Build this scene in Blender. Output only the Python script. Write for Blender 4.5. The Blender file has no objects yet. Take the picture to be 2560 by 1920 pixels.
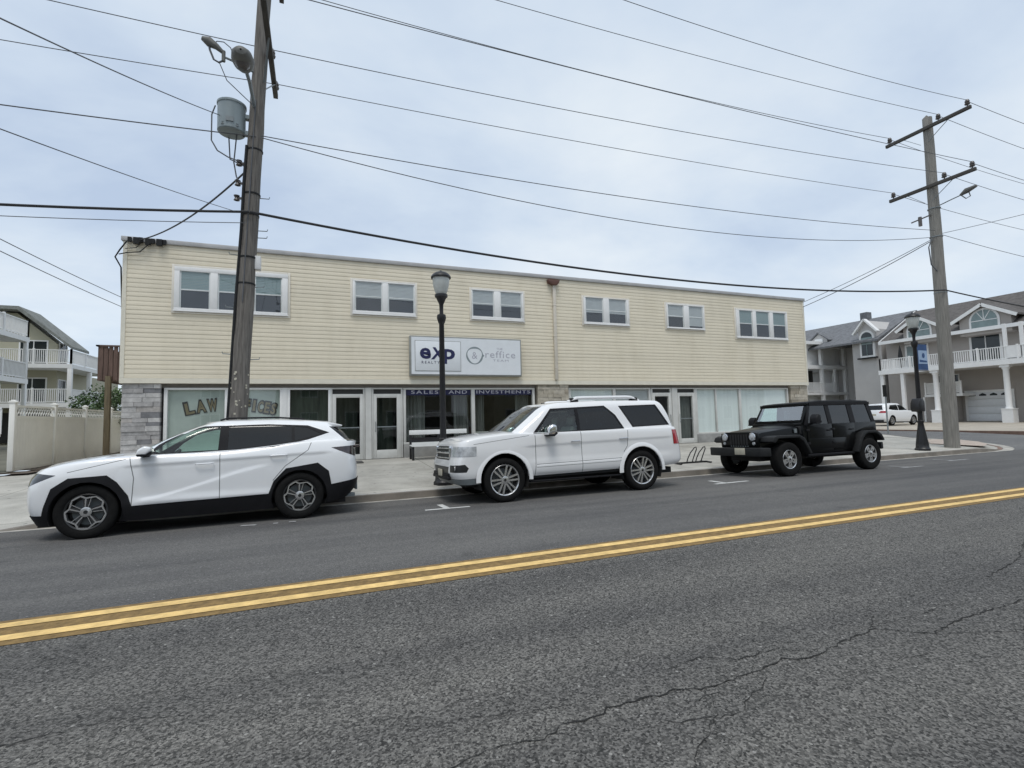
import bpy, bmesh, math, random
from mathutils import Vector, Matrix
from mathutils.bvhtree import BVHTree
from mathutils.interpolate import poly_3d_calc

random.seed(7)
SC = bpy.context.scene
COL = SC.collection
R = math.radians
PI = math.pi

# ------------------------------------------------------------------ camera
cd = bpy.data.cameras.new("camera")
cam = bpy.data.objects.new("camera", cd)
COL.objects.link(cam)
cd.sensor_width = 36.0
cd.lens = 17.451
cd.clip_start = 0.05
cd.clip_end = 3000
YAW, PITCH, ROLL = R(21.5035), R(3.9317), R(-1.3615)
_f = Vector((math.sin(YAW) * math.cos(PITCH), math.cos(YAW) * math.cos(PITCH), math.sin(PITCH)))
_r0 = Vector((math.cos(YAW), -math.sin(YAW), 0))
_u0 = _r0.cross(_f)
_r = _r0 * math.cos(ROLL) + _u0 * math.sin(ROLL)
_u = -_r0 * math.sin(ROLL) + _u0 * math.cos(ROLL)
cam.matrix_world = Matrix(((_r.x, _u.x, -_f.x, 0), (_r.y, _u.y, -_f.y, 0), (_r.z, _u.z, -_f.z, 1.535), (0, 0, 0, 1)))
SC.camera = cam

# ------------------------------------------------------------------ sky, sun, exposure
SUN_EL, SUN_AZ = R(66), R(205)          # azimuth clockwise from +Y: behind the photographer
wd = bpy.data.worlds.new("World")
SC.world = wd
wd.use_nodes = True
nt = wd.node_tree
for n in list(nt.nodes):
    nt.nodes.remove(n)


def N(tree, typ, **kw):
    n = tree.nodes.new(typ)
    for k, v in kw.items():
        if k == 'inp':
            for kk, vv in v.items():
                n.inputs[kk].default_value = vv
        else:
            setattr(n, k, v)
    return n


def ramp(tree, fac, stops):
    r = tree.nodes.new('ShaderNodeValToRGB')
    e = r.color_ramp.elements
    while len(e) < len(stops):
        e.new(0.5)
    for i, (p, c) in enumerate(stops):
        e[i].position = p
        e[i].color = (*c, 1) if len(c) == 3 else c
    tree.links.new(fac, r.inputs[0])
    return r


L = nt.links.new
out = N(nt, 'ShaderNodeOutputWorld')
bg = N(nt, 'ShaderNodeBackground', inp={'Strength': 0.1})
L(bg.outputs[0], out.inputs[0])
tc = N(nt, 'ShaderNodeTexCoord')
sky = N(nt, 'ShaderNodeTexSky', sky_type='NISHITA', sun_disc=False, sun_elevation=SUN_EL, sun_rotation=SUN_AZ,
        air_density=1.0, dust_density=2.0, ozone_density=1.0)
sep = N(nt, 'ShaderNodeSeparateXYZ')
L(tc.outputs['Generated'], sep.inputs[0])
zc = N(nt, 'ShaderNodeMath', operation='MAXIMUM', inp={1: 0.0})
L(sep.outputs[2], zc.inputs[0])
zd = N(nt, 'ShaderNodeMath', operation='ADD', inp={1: 0.22})
L(zc.outputs[0], zd.inputs[0])
dv = N(nt, 'ShaderNodeVectorMath', operation='DIVIDE')
L(tc.outputs['Generated'], dv.inputs[0])
cmb = N(nt, 'ShaderNodeCombineXYZ')
for i in range(3):
    L(zd.outputs[0], cmb.inputs[i])
L(cmb.outputs[0], dv.inputs[1])
mp = N(nt, 'ShaderNodeMapping')
mp.inputs['Scale'].default_value = (0.95, 1.2, 0.0)
mp.inputs['Rotation'].default_value = (0, 0, R(18))
mp.inputs['Location'].default_value = (3.3, 1.9, 0)
L(dv.outputs[0], mp.inputs[0])
nz = N(nt, 'ShaderNodeTexNoise', inp={'Scale': 1.0, 'Detail': 6.0, 'Roughness': 0.55, 'Distortion': 0.15})
L(mp.outputs[0], nz.inputs['Vector'])
cr = ramp(nt, nz.outputs[0], [(0.3, (4.3, 5.2, 6.6)), (0.46, (5.5, 6.35, 7.4)), (0.57, (6.3, 7.0, 7.75)), (0.72, (7.3, 7.8, 8.2))])
# brighter band of thin cloud near the horizon
hz = N(nt, 'ShaderNodeMapRange', inp={1: 0.0, 2: 0.22, 3: 0.6, 4: 0.0})
L(zc.outputs[0], hz.inputs[0])
mxh = N(nt, 'ShaderNodeMixRGB', inp={2: (7.2, 8.2, 9.1, 1)})
L(hz.outputs[0], mxh.inputs[0])
L(cr.outputs[0], mxh.inputs[1])
mx = N(nt, 'ShaderNodeMixRGB', inp={0: 0.9})
L(sky.outputs[0], mx.inputs[1])
L(mxh.outputs[0], mx.inputs[2])
L(mx.outputs[0], bg.inputs[0])

sd = bpy.data.lights.new("sun", 'SUN')
sd.energy = 1.25
sd.angle = R(22)
sd.color = (1.0, 0.965, 0.91)
so = bpy.data.objects.new("sun", sd)
COL.objects.link(so)
sdir = Vector((math.sin(SUN_AZ) * math.cos(SUN_EL), math.cos(SUN_AZ) * math.cos(SUN_EL), math.sin(SUN_EL)))
so.rotation_euler = sdir.to_track_quat('Z', 'Y').to_euler()
so.location = (0, -10, 30)

SC.render.engine = 'CYCLES'
SC.view_settings.view_transform = 'Standard'
SC.view_settings.look = 'None'
SC.view_settings.exposure = 0.3
SC.view_settings.gamma = 1.0
SC.cycles.max_bounces = 8
SC.cycles.transparent_max_bounces = 16
SC.cycles.caustics_reflective = False
SC.cycles.caustics_refractive = False
SC.cycles.use_denoising = True
SC.cycles.sample_clamp_indirect = 6


# ------------------------------------------------------------------ materials
def new_mat(name):
    m = bpy.data.materials.new(name)
    m.use_nodes = True
    t = m.node_tree
    for n in list(t.nodes):
        t.nodes.remove(n)
    o = t.nodes.new('ShaderNodeOutputMaterial')
    return m, t, o


def pmat(name, col, rough=0.6, metal=0.0, var=0.12, scale=4.0, bump=0.0, bscale=40.0, coat=0.0, spec=0.5, stretch=(1, 1, 1), hue=0.0, backdark=False):
    """Principled surface with a noise variation of its own colour."""
    m, t, o = new_mat(name)
    b = N(t, 'ShaderNodeBsdfPrincipled', inp={'Roughness': rough, 'Metallic': metal, 'Coat Weight': coat, 'Specular IOR Level': spec})
    b.inputs['Coat Roughness'].default_value = 0.03
    tx = N(t, 'ShaderNodeTexCoord')
    mpg = N(t, 'ShaderNodeMapping')
    mpg.inputs['Scale'].default_value = stretch
    t.links.new(tx.outputs['Object'], mpg.inputs[0])
    n1 = N(t, 'ShaderNodeTexNoise', inp={'Scale': scale, 'Detail': 5.0, 'Roughness': 0.6})
    t.links.new(mpg.outputs[0], n1.inputs['Vector'])
    lo = tuple(max(0, c * (1 - var)) for c in col)
    hi = tuple(min(1, c * (1 + var) + hue * k) for c, k in zip(col, (1, .6, .1)))
    rp = ramp(t, n1.outputs[0], [(0.3, lo), (0.7, hi)])
    src = rp.outputs[0]
    if backdark:
        ge = N(t, 'ShaderNodeNewGeometry')
        mb = N(t, 'ShaderNodeMixRGB', inp={2: (0.02, 0.02, 0.022, 1)})
        t.links.new(ge.outputs['Backfacing'], mb.inputs[0])
        t.links.new(src, mb.inputs[1])
        src = mb.outputs[0]
    t.links.new(src, b.inputs['Base Color'])
    if bump:
        n2 = N(t, 'ShaderNodeTexNoise', inp={'Scale': bscale, 'Detail': 4.0})
        t.links.new(mpg.outputs[0], n2.inputs['Vector'])
        bp = N(t, 'ShaderNodeBump', inp={'Strength': bump, 'Distance': 0.01})
        t.links.new(n2.outputs[0], bp.inputs['Height'])
        t.links.new(bp.outputs[0], b.inputs['Normal'])
    t.links.new(b.outputs[0], o.inputs[0])
    return m


def glass(name, tint=(0.8, 0.86, 0.83), ior=1.5, rough=0.0, minr=0.0):
    m, t, o = new_mat(name)
    ge = N(t, 'ShaderNodeNewGeometry')
    dt = N(t, 'ShaderNodeVectorMath', operation='DOT_PRODUCT')
    t.links.new(ge.outputs['Incoming'], dt.inputs[0])
    t.links.new(ge.outputs['Normal'], dt.inputs[1])
    ab = N(t, 'ShaderNodeMath', operation='ABSOLUTE')
    t.links.new(dt.outputs['Value'], ab.inputs[0])
    om = N(t, 'ShaderNodeMath', operation='SUBTRACT', inp={0: 1.0})
    t.links.new(ab.outputs[0], om.inputs[1])
    pw = N(t, 'ShaderNodeMath', operation='POWER', inp={1: 5.0})
    t.links.new(om.outputs[0], pw.inputs[0])
    f0 = ((ior - 1) / (ior + 1)) ** 2 * 1.8        # both faces of the pane
    fr = N(t, 'ShaderNodeMath', operation='MULTIPLY_ADD', inp={1: 1 - f0, 2: f0})
    t.links.new(pw.outputs[0], fr.inputs[0])
    tr = N(t, 'ShaderNodeBsdfTransparent', inp={'Color': (*tint, 1)})
    gl = N(t, 'ShaderNodeBsdfGlossy', inp={'Color': (1, 1, 1, 1), 'Roughness': rough})
    mxs = N(t, 'ShaderNodeMixShader')
    f = fr.outputs[0]
    if minr:
        a = N(t, 'ShaderNodeMath', operation='ADD', inp={1: minr})
        t.links.new(f, a.inputs[0])
        f = a.outputs[0]
    t.links.new(f, mxs.inputs[0])
    t.links.new(tr.outputs[0], mxs.inputs[1])
    t.links.new(gl.outputs[0], mxs.inputs[2])
    t.links.new(mxs.outputs[0], o.inputs[0])
    return m


def asphalt(name, dark, light, vor, mean_scale, bump, rough=0.85, chip=0.5, streak=False):
    m, t, o = new_mat(name)
    b = N(t, 'ShaderNodeBsdfPrincipled', inp={'Roughness': rough, 'Specular IOR Level': 0.35})
    tx = N(t, 'ShaderNodeTexCoord')
    v = N(t, 'ShaderNodeTexVoronoi', feature='F1', inp={'Scale': vor, 'Randomness': 1.0})
    t.links.new(tx.outputs['Object'], v.inputs['Vector'])
    sv = N(t, 'ShaderNodeSeparateColor')
    t.links.new(v.outputs['Color'], sv.inputs[0])
    n1 = N(t, 'ShaderNodeTexNoise', inp={'Scale': vor * 0.55, 'Detail': 6.0, 'Roughness': 0.7})
    t.links.new(tx.outputs['Object'], n1.inputs['Vector'])
    mxn = N(t, 'ShaderNodeMixRGB', inp={0: chip})
    t.links.new(n1.outputs[0], mxn.inputs[1])
    t.links.new(sv.outputs[0], mxn.inputs[2])
    mid = tuple((a + c) / 2 * 0.85 for a, c in zip(dark, light))
    rp = ramp(t, mxn.outputs[0], [(0.25, dark), (0.5, mid), (0.8, light)])
    n3 = N(t, 'ShaderNodeTexNoise', inp={'Scale': mean_scale, 'Detail': 5.0, 'Roughness': 0.6})
    mp2 = N(t, 'ShaderNodeMapping')
    mp2.inputs['Scale'].default_value = (0.35, 1.0, 1.0)
    t.links.new(tx.outputs['Object'], mp2.inputs[0])
    t.links.new(mp2.outputs[0], n3.inputs['Vector'])
    r3 = ramp(t, n3.outputs[0], [(0.3, (0.78, 0.78, 0.8)), (0.7, (1.15, 1.14, 1.12))])
    mu = N(t, 'ShaderNodeMixRGB', blend_type='MULTIPLY', inp={0: 1.0})
    t.links.new(rp.outputs[0], mu.inputs[1])
    t.links.new(r3.outputs[0], mu.inputs[2])
    last = mu
    if streak:
        # long wheel-polished bands, oil drips and pale grit
        mp3 = N(t, 'ShaderNodeMapping')
        mp3.inputs['Scale'].default_value = (0.05, 1.1, 1.0)
        t.links.new(tx.outputs['Object'], mp3.inputs[0])
        n4 = N(t, 'ShaderNodeTexNoise', inp={'Scale': 1.6, 'Detail': 4.0})
        t.links.new(mp3.outputs[0], n4.inputs['Vector'])
        r4 = ramp(t, n4.outputs[0], [(0.35, (0.8, 0.8, 0.81)), (0.65, (1.17, 1.16, 1.14))])
        mu2 = N(t, 'ShaderNodeMixRGB', blend_type='MULTIPLY', inp={0: 1.0})
        t.links.new(mu.outputs[0], mu2.inputs[1])
        t.links.new(r4.outputs[0], mu2.inputs[2])
        n5 = N(t, 'ShaderNodeTexNoise', inp={'Scale': 2.3, 'Detail': 8.0, 'Roughness': 0.7})
        t.links.new(tx.outputs['Object'], n5.inputs['Vector'])
        r5 = ramp(t, n5.outputs[0], [(0.28, (0.62, 0.62, 0.63)), (0.42, (1, 1, 1))])
        mu3 = N(t, 'ShaderNodeMixRGB', blend_type='MULTIPLY', inp={0: 0.8})
        t.links.new(mu2.outputs[0], mu3.inputs[1])
        t.links.new(r5.outputs[0], mu3.inputs[2])
        v2 = N(t, 'ShaderNodeTexVoronoi', feature='F1', inp={'Scale': vor * .35})
        t.links.new(tx.outputs['Object'], v2.inputs['Vector'])
        s2_ = N(t, 'ShaderNodeSeparateColor')
        t.links.new(v2.outputs['Color'], s2_.inputs[0])
        gt = N(t, 'ShaderNodeMath', operation='GREATER_THAN', inp={1: 0.965})
        t.links.new(s2_.outputs[1], gt.inputs[0])
        lt = N(t, 'ShaderNodeMath', operation='LESS_THAN', inp={1: 0.3})
        t.links.new(v2.outputs['Distance'], lt.inputs[0])
        ml = N(t, 'ShaderNodeMath', operation='MULTIPLY')
        t.links.new(gt.outputs[0], ml.inputs[0])
        t.links.new(lt.outputs[0], ml.inputs[1])
        mu4 = N(t, 'ShaderNodeMixRGB', inp={2: (light[0] * 1.25, light[1] * 1.25, light[2] * 1.25, 1)})
        t.links.new(ml.outputs[0], mu4.inputs[0])
        t.links.new(mu3.outputs[0], mu4.inputs[1])
        last = mu4
    t.links.new(last.outputs[0], b.inputs['Base Color'])
    bp = N(t, 'ShaderNodeBump', inp={'Strength': bump, 'Distance': 0.012})
    t.links.new(v.outputs['Distance'], bp.inputs['Height'])
    bp2 = N(t, 'ShaderNodeBump', inp={'Strength': bump, 'Distance': 0.01})
    t.links.new(n1.outputs[0], bp2.inputs['Height'])
    t.links.new(bp.outputs[0], bp2.inputs['Normal'])
    t.links.new(bp2.outputs[0], b.inputs['Normal'])
    t.links.new(b.outputs[0], o.inputs[0])
    return m


def concrete(name, col, gx, gy, var=0.19):
    """Concrete with tooled joints every gx / gy metres."""
    m, t, o = new_mat(name)
    b = N(t, 'ShaderNodeBsdfPrincipled', inp={'Roughness': 0.85, 'Specular IOR Level': 0.3})
    tx = N(t, 'ShaderNodeTexCoord')
    sp = N(t, 'ShaderNodeSeparateXYZ')
    t.links.new(tx.outputs['Object'], sp.inputs[0])
    n1 = N(t, 'ShaderNodeTexNoise', inp={'Scale': 1.3, 'Detail': 7.0, 'Roughness': 0.65})
    t.links.new(tx.outputs['Object'], n1.inputs['Vector'])
    n2 = N(t, 'ShaderNodeTexNoise', inp={'Scale': 60.0, 'Detail': 3.0})
    t.links.new(tx.outputs['Object'], n2.inputs['Vector'])
    add = N(t, 'ShaderNodeMixRGB', inp={0: 0.35})
    t.links.new(n1.outputs[0], add.inputs[1])
    t.links.new(n2.outputs[0], add.inputs[2])
    rp = ramp(t, add.outputs[0], [(0.35, tuple(c * (1 - var) for c in col)), (0.62, tuple(c * (1 + var) for c in col))])
    lines = []
    for ax, g in ((0, gx), (1, gy)):
        md = N(t, 'ShaderNodeMath', operation='PINGPONG', inp={1: g / 2})
        t.links.new(sp.outputs[ax], md.inputs[0])
        lt = N(t, 'ShaderNodeMath', operation='LESS_THAN', inp={1: 0.011})
        t.links.new(md.outputs[0], lt.inputs[0])
        lines.append(lt)
    mxm = N(t, 'ShaderNodeMath', operation='MAXIMUM')
    t.links.new(lines[0].outputs[0], mxm.inputs[0])
    t.links.new(lines[1].outputs[0], mxm.inputs[1])
    # each slab its own tone
    md = []
    fl = N(t, 'ShaderNodeVectorMath', operation='DIVIDE', inp={1: (gx, gy, 1)})
    t.links.new(tx.outputs['Object'], fl.inputs[0])
    fl2 = N(t, 'ShaderNodeVectorMath', operation='FLOOR')
    t.links.new(fl.outputs[0], fl2.inputs[0])
    wn = N(t, 'ShaderNodeTexWhiteNoise', noise_dimensions='2D')
    t.links.new(fl2.outputs[0], wn.inputs[0])
    mr = N(t, 'ShaderNodeMapRange', inp={3: 0.9, 4: 1.06})
    t.links.new(wn.outputs[0], mr.inputs[0])
    hs = N(t, 'ShaderNodeHueSaturation')
    t.links.new(mr.outputs[0], hs.inputs['Value'])
    t.links.new(rp.outputs[0], hs.inputs['Color'])
    mj = N(t, 'ShaderNodeMixRGB', inp={2: (col[0] * .45, col[1] * .45, col[2] * .42, 1)})
    t.links.new(mxm.outputs[0], mj.inputs[0])
    t.links.new(hs.outputs[0], mj.inputs[1])
    t.links.new(mj.outputs[0], b.inputs['Base Color'])
    t.links.new(b.outputs[0], o.inputs[0])
    return m


M = {}
M['road_old'] = asphalt('old_asphalt', (0.034, 0.034, 0.0325), (0.262, 0.254, 0.238), 100, 0.6, 0.7, chip=0.5, streak=True)
M['road_new'] = asphalt('new_asphalt', (0.078, 0.077, 0.076), (0.185, 0.182, 0.176), 100, 0.5, 0.25, chip=0.45, streak=True)
M['road_side'] = asphalt('side_asphalt', (0.1, 0.1, 0.1), (0.22, 0.22, 0.215), 60, 0.5, 0.3)
M['yellow'] = pmat('yellow_paint', (0.76, 0.52, 0.2), 0.7, var=0.25, scale=9, bump=0.3, bscale=80)
M['yellow_worn'] = pmat('yellow_stained_asphalt', (0.22, 0.14, 0.05), 0.85, var=0.35, scale=14, bump=0.4, bscale=60)
M['white_paint'] = pmat('white_road_paint', (0.62, 0.62, 0.6), 0.7, var=0.2, scale=12)
M['white_worn'] = pmat('worn_white_road_paint', (0.35, 0.35, 0.35), 0.8, var=0.35, scale=10)
M['crack'] = pmat('crack_dark', (0.016, 0.016, 0.015), 1.0, var=0.2)
M['crackfill'] = pmat('crack_edge', (0.05, 0.05, 0.048), 0.9, var=0.3, scale=20)
M['conc'] = concrete('sidewalk_concrete', (0.43, 0.415, 0.375), 3.05, 2.2)
M['conc2'] = concrete('driveway_concrete', (0.40, 0.36, 0.30), 4.0, 4.0)
M['gutter'] = pmat('gutter_concrete', (0.4, 0.38, 0.34), 0.85, var=0.38, scale=3.5, bump=0.2)
M['kerb'] = pmat('kerb_concrete', (0.2, 0.18, 0.155), 0.9, var=0.3, scale=2.2, bump=0.3)
M['kerbred'] = pmat('kerb_reddish', (0.2, 0.13, 0.1), 0.9, var=0.3, scale=3)
M['paver'] = pmat('pale_red_paver', (0.43, 0.36, 0.305), 0.9, var=0.15, scale=5)
M['dirt'] = pmat('bare_soil', (0.1, 0.08, 0.065), 0.95, var=0.4, scale=5, bump=0.6, bscale=20)
M['ground'] = pmat('ground_soil_grass', (0.13, 0.125, 0.095), 0.95, var=0.3, scale=0.3)
M['siding'] = pmat('cream_vinyl_siding', (0.755, 0.69, 0.55), 0.55, var=0.045, scale=1.0, bump=0.05, bscale=25, stretch=(.22, 1, 3.6), hue=0.01)
M['cream_trim'] = pmat('cream_trim', (0.75, 0.71, 0.6), 0.5, var=0.05)
M['cap'] = pmat('grey_metal_cap', (0.42, 0.42, 0.42), 0.5, var=0.12, scale=2)
M['roofing'] = pmat('flat_roofing', (0.12, 0.12, 0.12), 0.9)
M['frame'] = pmat('white_window_vinyl', (0.8, 0.8, 0.79), 0.4, var=0.04)
M['casing'] = pmat('cream_window_casing', (0.76, 0.72, 0.64), 0.5, var=0.04)
M['frame2'] = pmat('grey_white_aluminium', (0.6, 0.6, 0.575), 0.4, var=0.06)
M['framedark'] = pmat('dark_opening', (0.03, 0.03, 0.028), 0.6, var=0.1)
M['blind'] = pmat('white_blind', (0.5, 0.53, 0.545), 0.7, var=0.05)
M['blindg'] = pmat('green_white_blind', (0.27, 0.355, 0.365), 0.7, var=0.06, scale=1.5)
M['vblind'] = pmat('vertical_blind', (0.84, 0.91, 0.9), 0.8, var=0.06, scale=1.0, stretch=(6, 1, 0.2))
M['sheer'] = pmat('sheer_screen', (0.4, 0.46, 0.42), 0.9, var=0.22, scale=0.9)
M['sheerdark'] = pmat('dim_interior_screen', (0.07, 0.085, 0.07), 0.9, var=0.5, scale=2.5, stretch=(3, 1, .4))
M['screen'] = pmat('insect_screen', (0.026, 0.031, 0.042), 0.7, var=0.2, scale=2)
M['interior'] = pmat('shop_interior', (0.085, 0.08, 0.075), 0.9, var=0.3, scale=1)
M['curtain'] = pmat('grey_curtain', (0.2, 0.205, 0.2), 0.95, var=0.3, scale=6, stretch=(3, 3, .2))
M['glass'] = glass('window_glass', (0.96, 0.98, 0.975))
M['glass_dim'] = glass('shop_glass', (0.75, 0.79, 0.77), ior=1.38)
M['stone'] = [pmat('stone_%s' % nme, c, 0.85, var=0.25, scale=7, bump=0.6, bscale=18) for nme, c in
              (('pale', (0.47, 0.46, 0.45)), ('mid', (0.37, 0.36, 0.355)), ('dark', (0.2, 0.2, 0.21)), ('warm', (0.42, 0.395, 0.375)))]
M['stonew'] = [pmat('stone_%s' % nme, c, 0.85, var=0.25, scale=7, bump=0.6, bscale=18) for nme, c in
               (('cream', (0.47, 0.43, 0.36)), ('tan', (0.34, 0.30, 0.24)), ('sand', (0.42, 0.38, 0.31)), ('taupe', (0.28, 0.25, 0.2)))]
M['knee'] = pmat('grey_base_wall', (0.3, 0.3, 0.29), 0.85, var=0.2, scale=3, bump=0.3)
M['rust'] = pmat('brown_scupper', (0.13, 0.06, 0.045), 0.6, var=0.3)
M['pipe'] = pmat('cream_downpipe', (0.62, 0.57, 0.49), 0.45, var=0.06)
M['signface'] = pmat('white_sign_face', (0.76, 0.79, 0.82), 0.35, var=0.03)
M['signframe'] = pmat('grey_sign_frame', (0.27, 0.28, 0.27), 0.45, var=0.1)
M['navy'] = pmat('navy_lettering', (0.012, 0.014, 0.075), 0.5, var=0.1)
M['navyband'] = pmat('navy_window_band', (0.01, 0.011, 0.06), 0.45, var=0.15)
M['letwhite'] = pmat('pale_lettering', (0.45, 0.45, 0.52), 0.5, var=0.05)
M['letgrey'] = pmat('grey_violet_lettering', (0.42, 0.42, 0.48), 0.5, var=0.05)
M['ringgrey'] = pmat('grey_green_ring', (0.24, 0.285, 0.3), 0.5, var=0.1)
M['gold'] = pmat('gold_lettering', (0.2, 0.17, 0.095), 0.45, var=0.2, scale=10)
M['black'] = pmat('black_metal', (0.012, 0.012, 0.014), 0.42, var=0.2, scale=8, bump=0.05)
M['blacktrim'] = pmat('black_plastic', (0.011, 0.011, 0.013), 0.6, spec=0.25, var=0.15, scale=10)
M['greytrim'] = pmat('dark_grey_plastic', (0.022, 0.023, 0.024), 0.6, spec=0.2, var=0.15, scale=10)
M['benchwhite'] = pmat('white_bench_slat', (0.76, 0.77, 0.76), 0.5, var=0.05)
M['wood_pole'] = pmat('weathered_pole_wood', (0.15, 0.138, 0.124), 0.9, var=0.45, scale=6, bump=0.7, bscale=14, stretch=(6, 6, 0.35))
M['wood_pole2'] = pmat('pale_pole_wood', (0.235, 0.225, 0.205), 0.9, var=0.3, scale=5, bump=0.6, bscale=14, stretch=(6, 6, 0.35))
M['wood_arm'] = pmat('grey_crossarm_wood', (0.075, 0.07, 0.064), 0.9, var=0.3, scale=5, stretch=(5, .5, 5))
M['wire'] = pmat('wire_hazed_grey', (0.1, 0.105, 0.115), 0.6)  # dark wire lightened to grey: aerial haze mixed into its colour
M['cable'] = pmat('cable_black', (0.022, 0.023, 0.026), 0.6)
M['galv'] = pmat('galvanised_grey', (0.2, 0.225, 0.235), 0.45, var=0.15, scale=5)
M['lamphead'] = pmat('weathered_lamp_head', (0.13, 0.13, 0.12), 0.6, var=0.2, scale=6)
M['transf'] = pmat('grey_transformer_paint', (0.24, 0.285, 0.3), 0.4, var=0.1, scale=3)
M['porcelain'] = pmat('brown_grey_insulator', (0.1, 0.09, 0.085), 0.3, var=0.2)
M['lampglass'] = pmat('frosted_lamp_globe', (0.5, 0.52, 0.5), 0.25, var=0.15, scale=4)
M['banner'] = pmat('blue_banner', (0.035, 0.085, 0.21), 0.7, var=0.25, scale=3)
M['bannerpale'] = pmat('pale_blue_banner', (0.33, 0.45, 0.62), 0.7, var=0.15, scale=3)
M['vinyl'] = pmat('almond_vinyl_fence', (0.81, 0.8, 0.755), 0.5, var=0.06, scale=1.5)
M['vinylw'] = pmat('white_vinyl', (0.74, 0.745, 0.74), 0.5, var=0.05, scale=1.5)
M['brownwood'] = pmat('brown_post_wood', (0.13, 0.105, 0.065), 0.85, var=0.3, scale=5, stretch=(5, 5, .5), bump=0.4)
M['redwood'] = pmat('reddish_deck_wood', (0.13, 0.085, 0.07), 0.85, var=0.3, scale=4, stretch=(5, 5, .5), bump=0.3)
M['leaf'] = pmat('dark_leaf', (0.035, 0.07, 0.02), 0.6, var=0.6, scale=3)
M['leaf2'] = pmat('mid_leaf', (0.07, 0.12, 0.035), 0.6, var=0.5, scale=3)
M['house_tan'] = pmat('taupe_siding', (0.37, 0.34, 0.315), 0.7, var=0.05, scale=.6)
M['house_grey'] = pmat('grey_siding', (0.5, 0.485, 0.47), 0.7, var=0.05, scale=.6)
M['house_yellow'] = pmat('pale_yellow_siding', (0.56, 0.52, 0.35), 0.7, var=0.05, scale=.6)
M['house_olive'] = pmat('olive_beige_siding', (0.42, 0.4, 0.3), 0.7, var=0.06, scale=.6)
M['roof_brown'] = pmat('brown_shingles', (0.11, 0.1, 0.094), 0.9, var=0.35, scale=3, bump=0.4, bscale=10)
M['roof_grey'] = pmat('blue_grey_shingles', (0.155, 0.16, 0.17), 0.9, var=0.3, scale=3, bump=0.4, bscale=10)
M['roof_green'] = pmat('grey_green_shingles', (0.19, 0.2, 0.185), 0.9, var=0.3, scale=3)
M['white'] = pmat('white_trim', (0.78, 0.78, 0.77), 0.55, var=0.04)
M['garage'] = pmat('garage_door_white', (0.68, 0.7, 0.72), 0.45, var=0.04)
M['darkwin'] = pmat('dark_house_glass', (0.025, 0.032, 0.036), 0.06, var=0.3, scale=.8)
M['palewin'] = pmat('curtained_house_glass', (0.19, 0.25, 0.25), 0.08, var=0.3, scale=.8)
M['bin'] = pmat('dark_bin_plastic', (0.04, 0.045, 0.04), 0.6)
M['mat'] = pmat('dark_grey_mat', (0.09, 0.088, 0.085), 0.95, var=0.2, scale=20)
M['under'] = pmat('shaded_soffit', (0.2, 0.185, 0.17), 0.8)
# vehicles
M['paint_white'] = pmat('white_car_paint', (0.85, 0.865, 0.88), 0.3, var=0.012, scale=1, coat=1.0, backdark=True)
M['paint_pearl'] = pmat('pearl_white_car_paint', (0.83, 0.835, 0.84), 0.3, var=0.012, scale=1, coat=1.0, backdark=True)
M['paint_black'] = pmat('black_car_paint', (0.0035, 0.004, 0.0045), 0.32, var=0.1, scale=1, spec=0.12, coat=0.22, backdark=True)
M['seam'] = pmat('panel_gap', (0.16, 0.165, 0.17), 0.7, var=0.05)
M['seamk'] = pmat('dark_panel_gap', (0.003, 0.003, 0.003), 0.8, var=0.05)
M['cargl'] = glass('front_car_glass', (0.76, 0.9, 0.85), ior=1.45)
M['cargldark'] = glass('privacy_car_glass', (0.035, 0.042, 0.05), ior=1.4)
M['cargljeepfront'] = glass('windscreen_glass', (0.8, 0.93, 0.88), ior=1.5, minr=0.26)
M['cargljeep'] = glass('tinted_car_glass', (0.06, 0.07, 0.08), ior=1.5, minr=0.01)
M['tyre'] = pmat('tyre_rubber', (0.012, 0.012, 0.012), 0.9, spec=0.15, var=0.2, scale=20, bump=0.2, bscale=60)
M['rimdark'] = pmat('rim_dark', (0.02, 0.021, 0.022), 0.4, var=0.1)
M['rimgrey'] = pmat('rim_grey_pockets', (0.035, 0.036, 0.037), 0.35, var=0.1)
M['alloy'] = pmat('bright_alloy', (0.62, 0.62, 0.62), 0.25, metal=0.85, var=0.06)
M['chrome'] = pmat('chrome', (0.75, 0.76, 0.78), 0.12, metal=1.0, var=0.03)
M['headlight'] = pmat('clear_headlight', (0.48, 0.5, 0.52), 0.08, var=0.45, scale=7, coat=1.0)
M['headdark'] = pmat('dark_headlight', (0.03, 0.034, 0.04), 0.1, var=0.3, scale=9, coat=1.0)
M['tail'] = pmat('red_tail_light', (0.36, 0.015, 0.025), 0.12, var=0.3, scale=6, coat=1.0)
M['taildark'] = pmat('dark_tail_light', (0.025, 0.012, 0.014), 0.1, var=0.3, scale=6, coat=1.0)
M['amber'] = pmat('amber_lens', (0.35, 0.12, 0.02), 0.2)
M['plate'] = pmat('licence_plate', (0.5, 0.47, 0.38), 0.5, var=0.08, scale=12)
M['seat'] = pmat('seat_fabric', (0.06, 0.06, 0.062), 0.85, var=0.2)
M['seatpale'] = pmat('pale_seat_leather', (0.24, 0.235, 0.225), 0.6, var=0.1)
M['cabin'] = pmat('cabin_lining', (0.02, 0.02, 0.021), 0.9, var=0.1)


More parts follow.
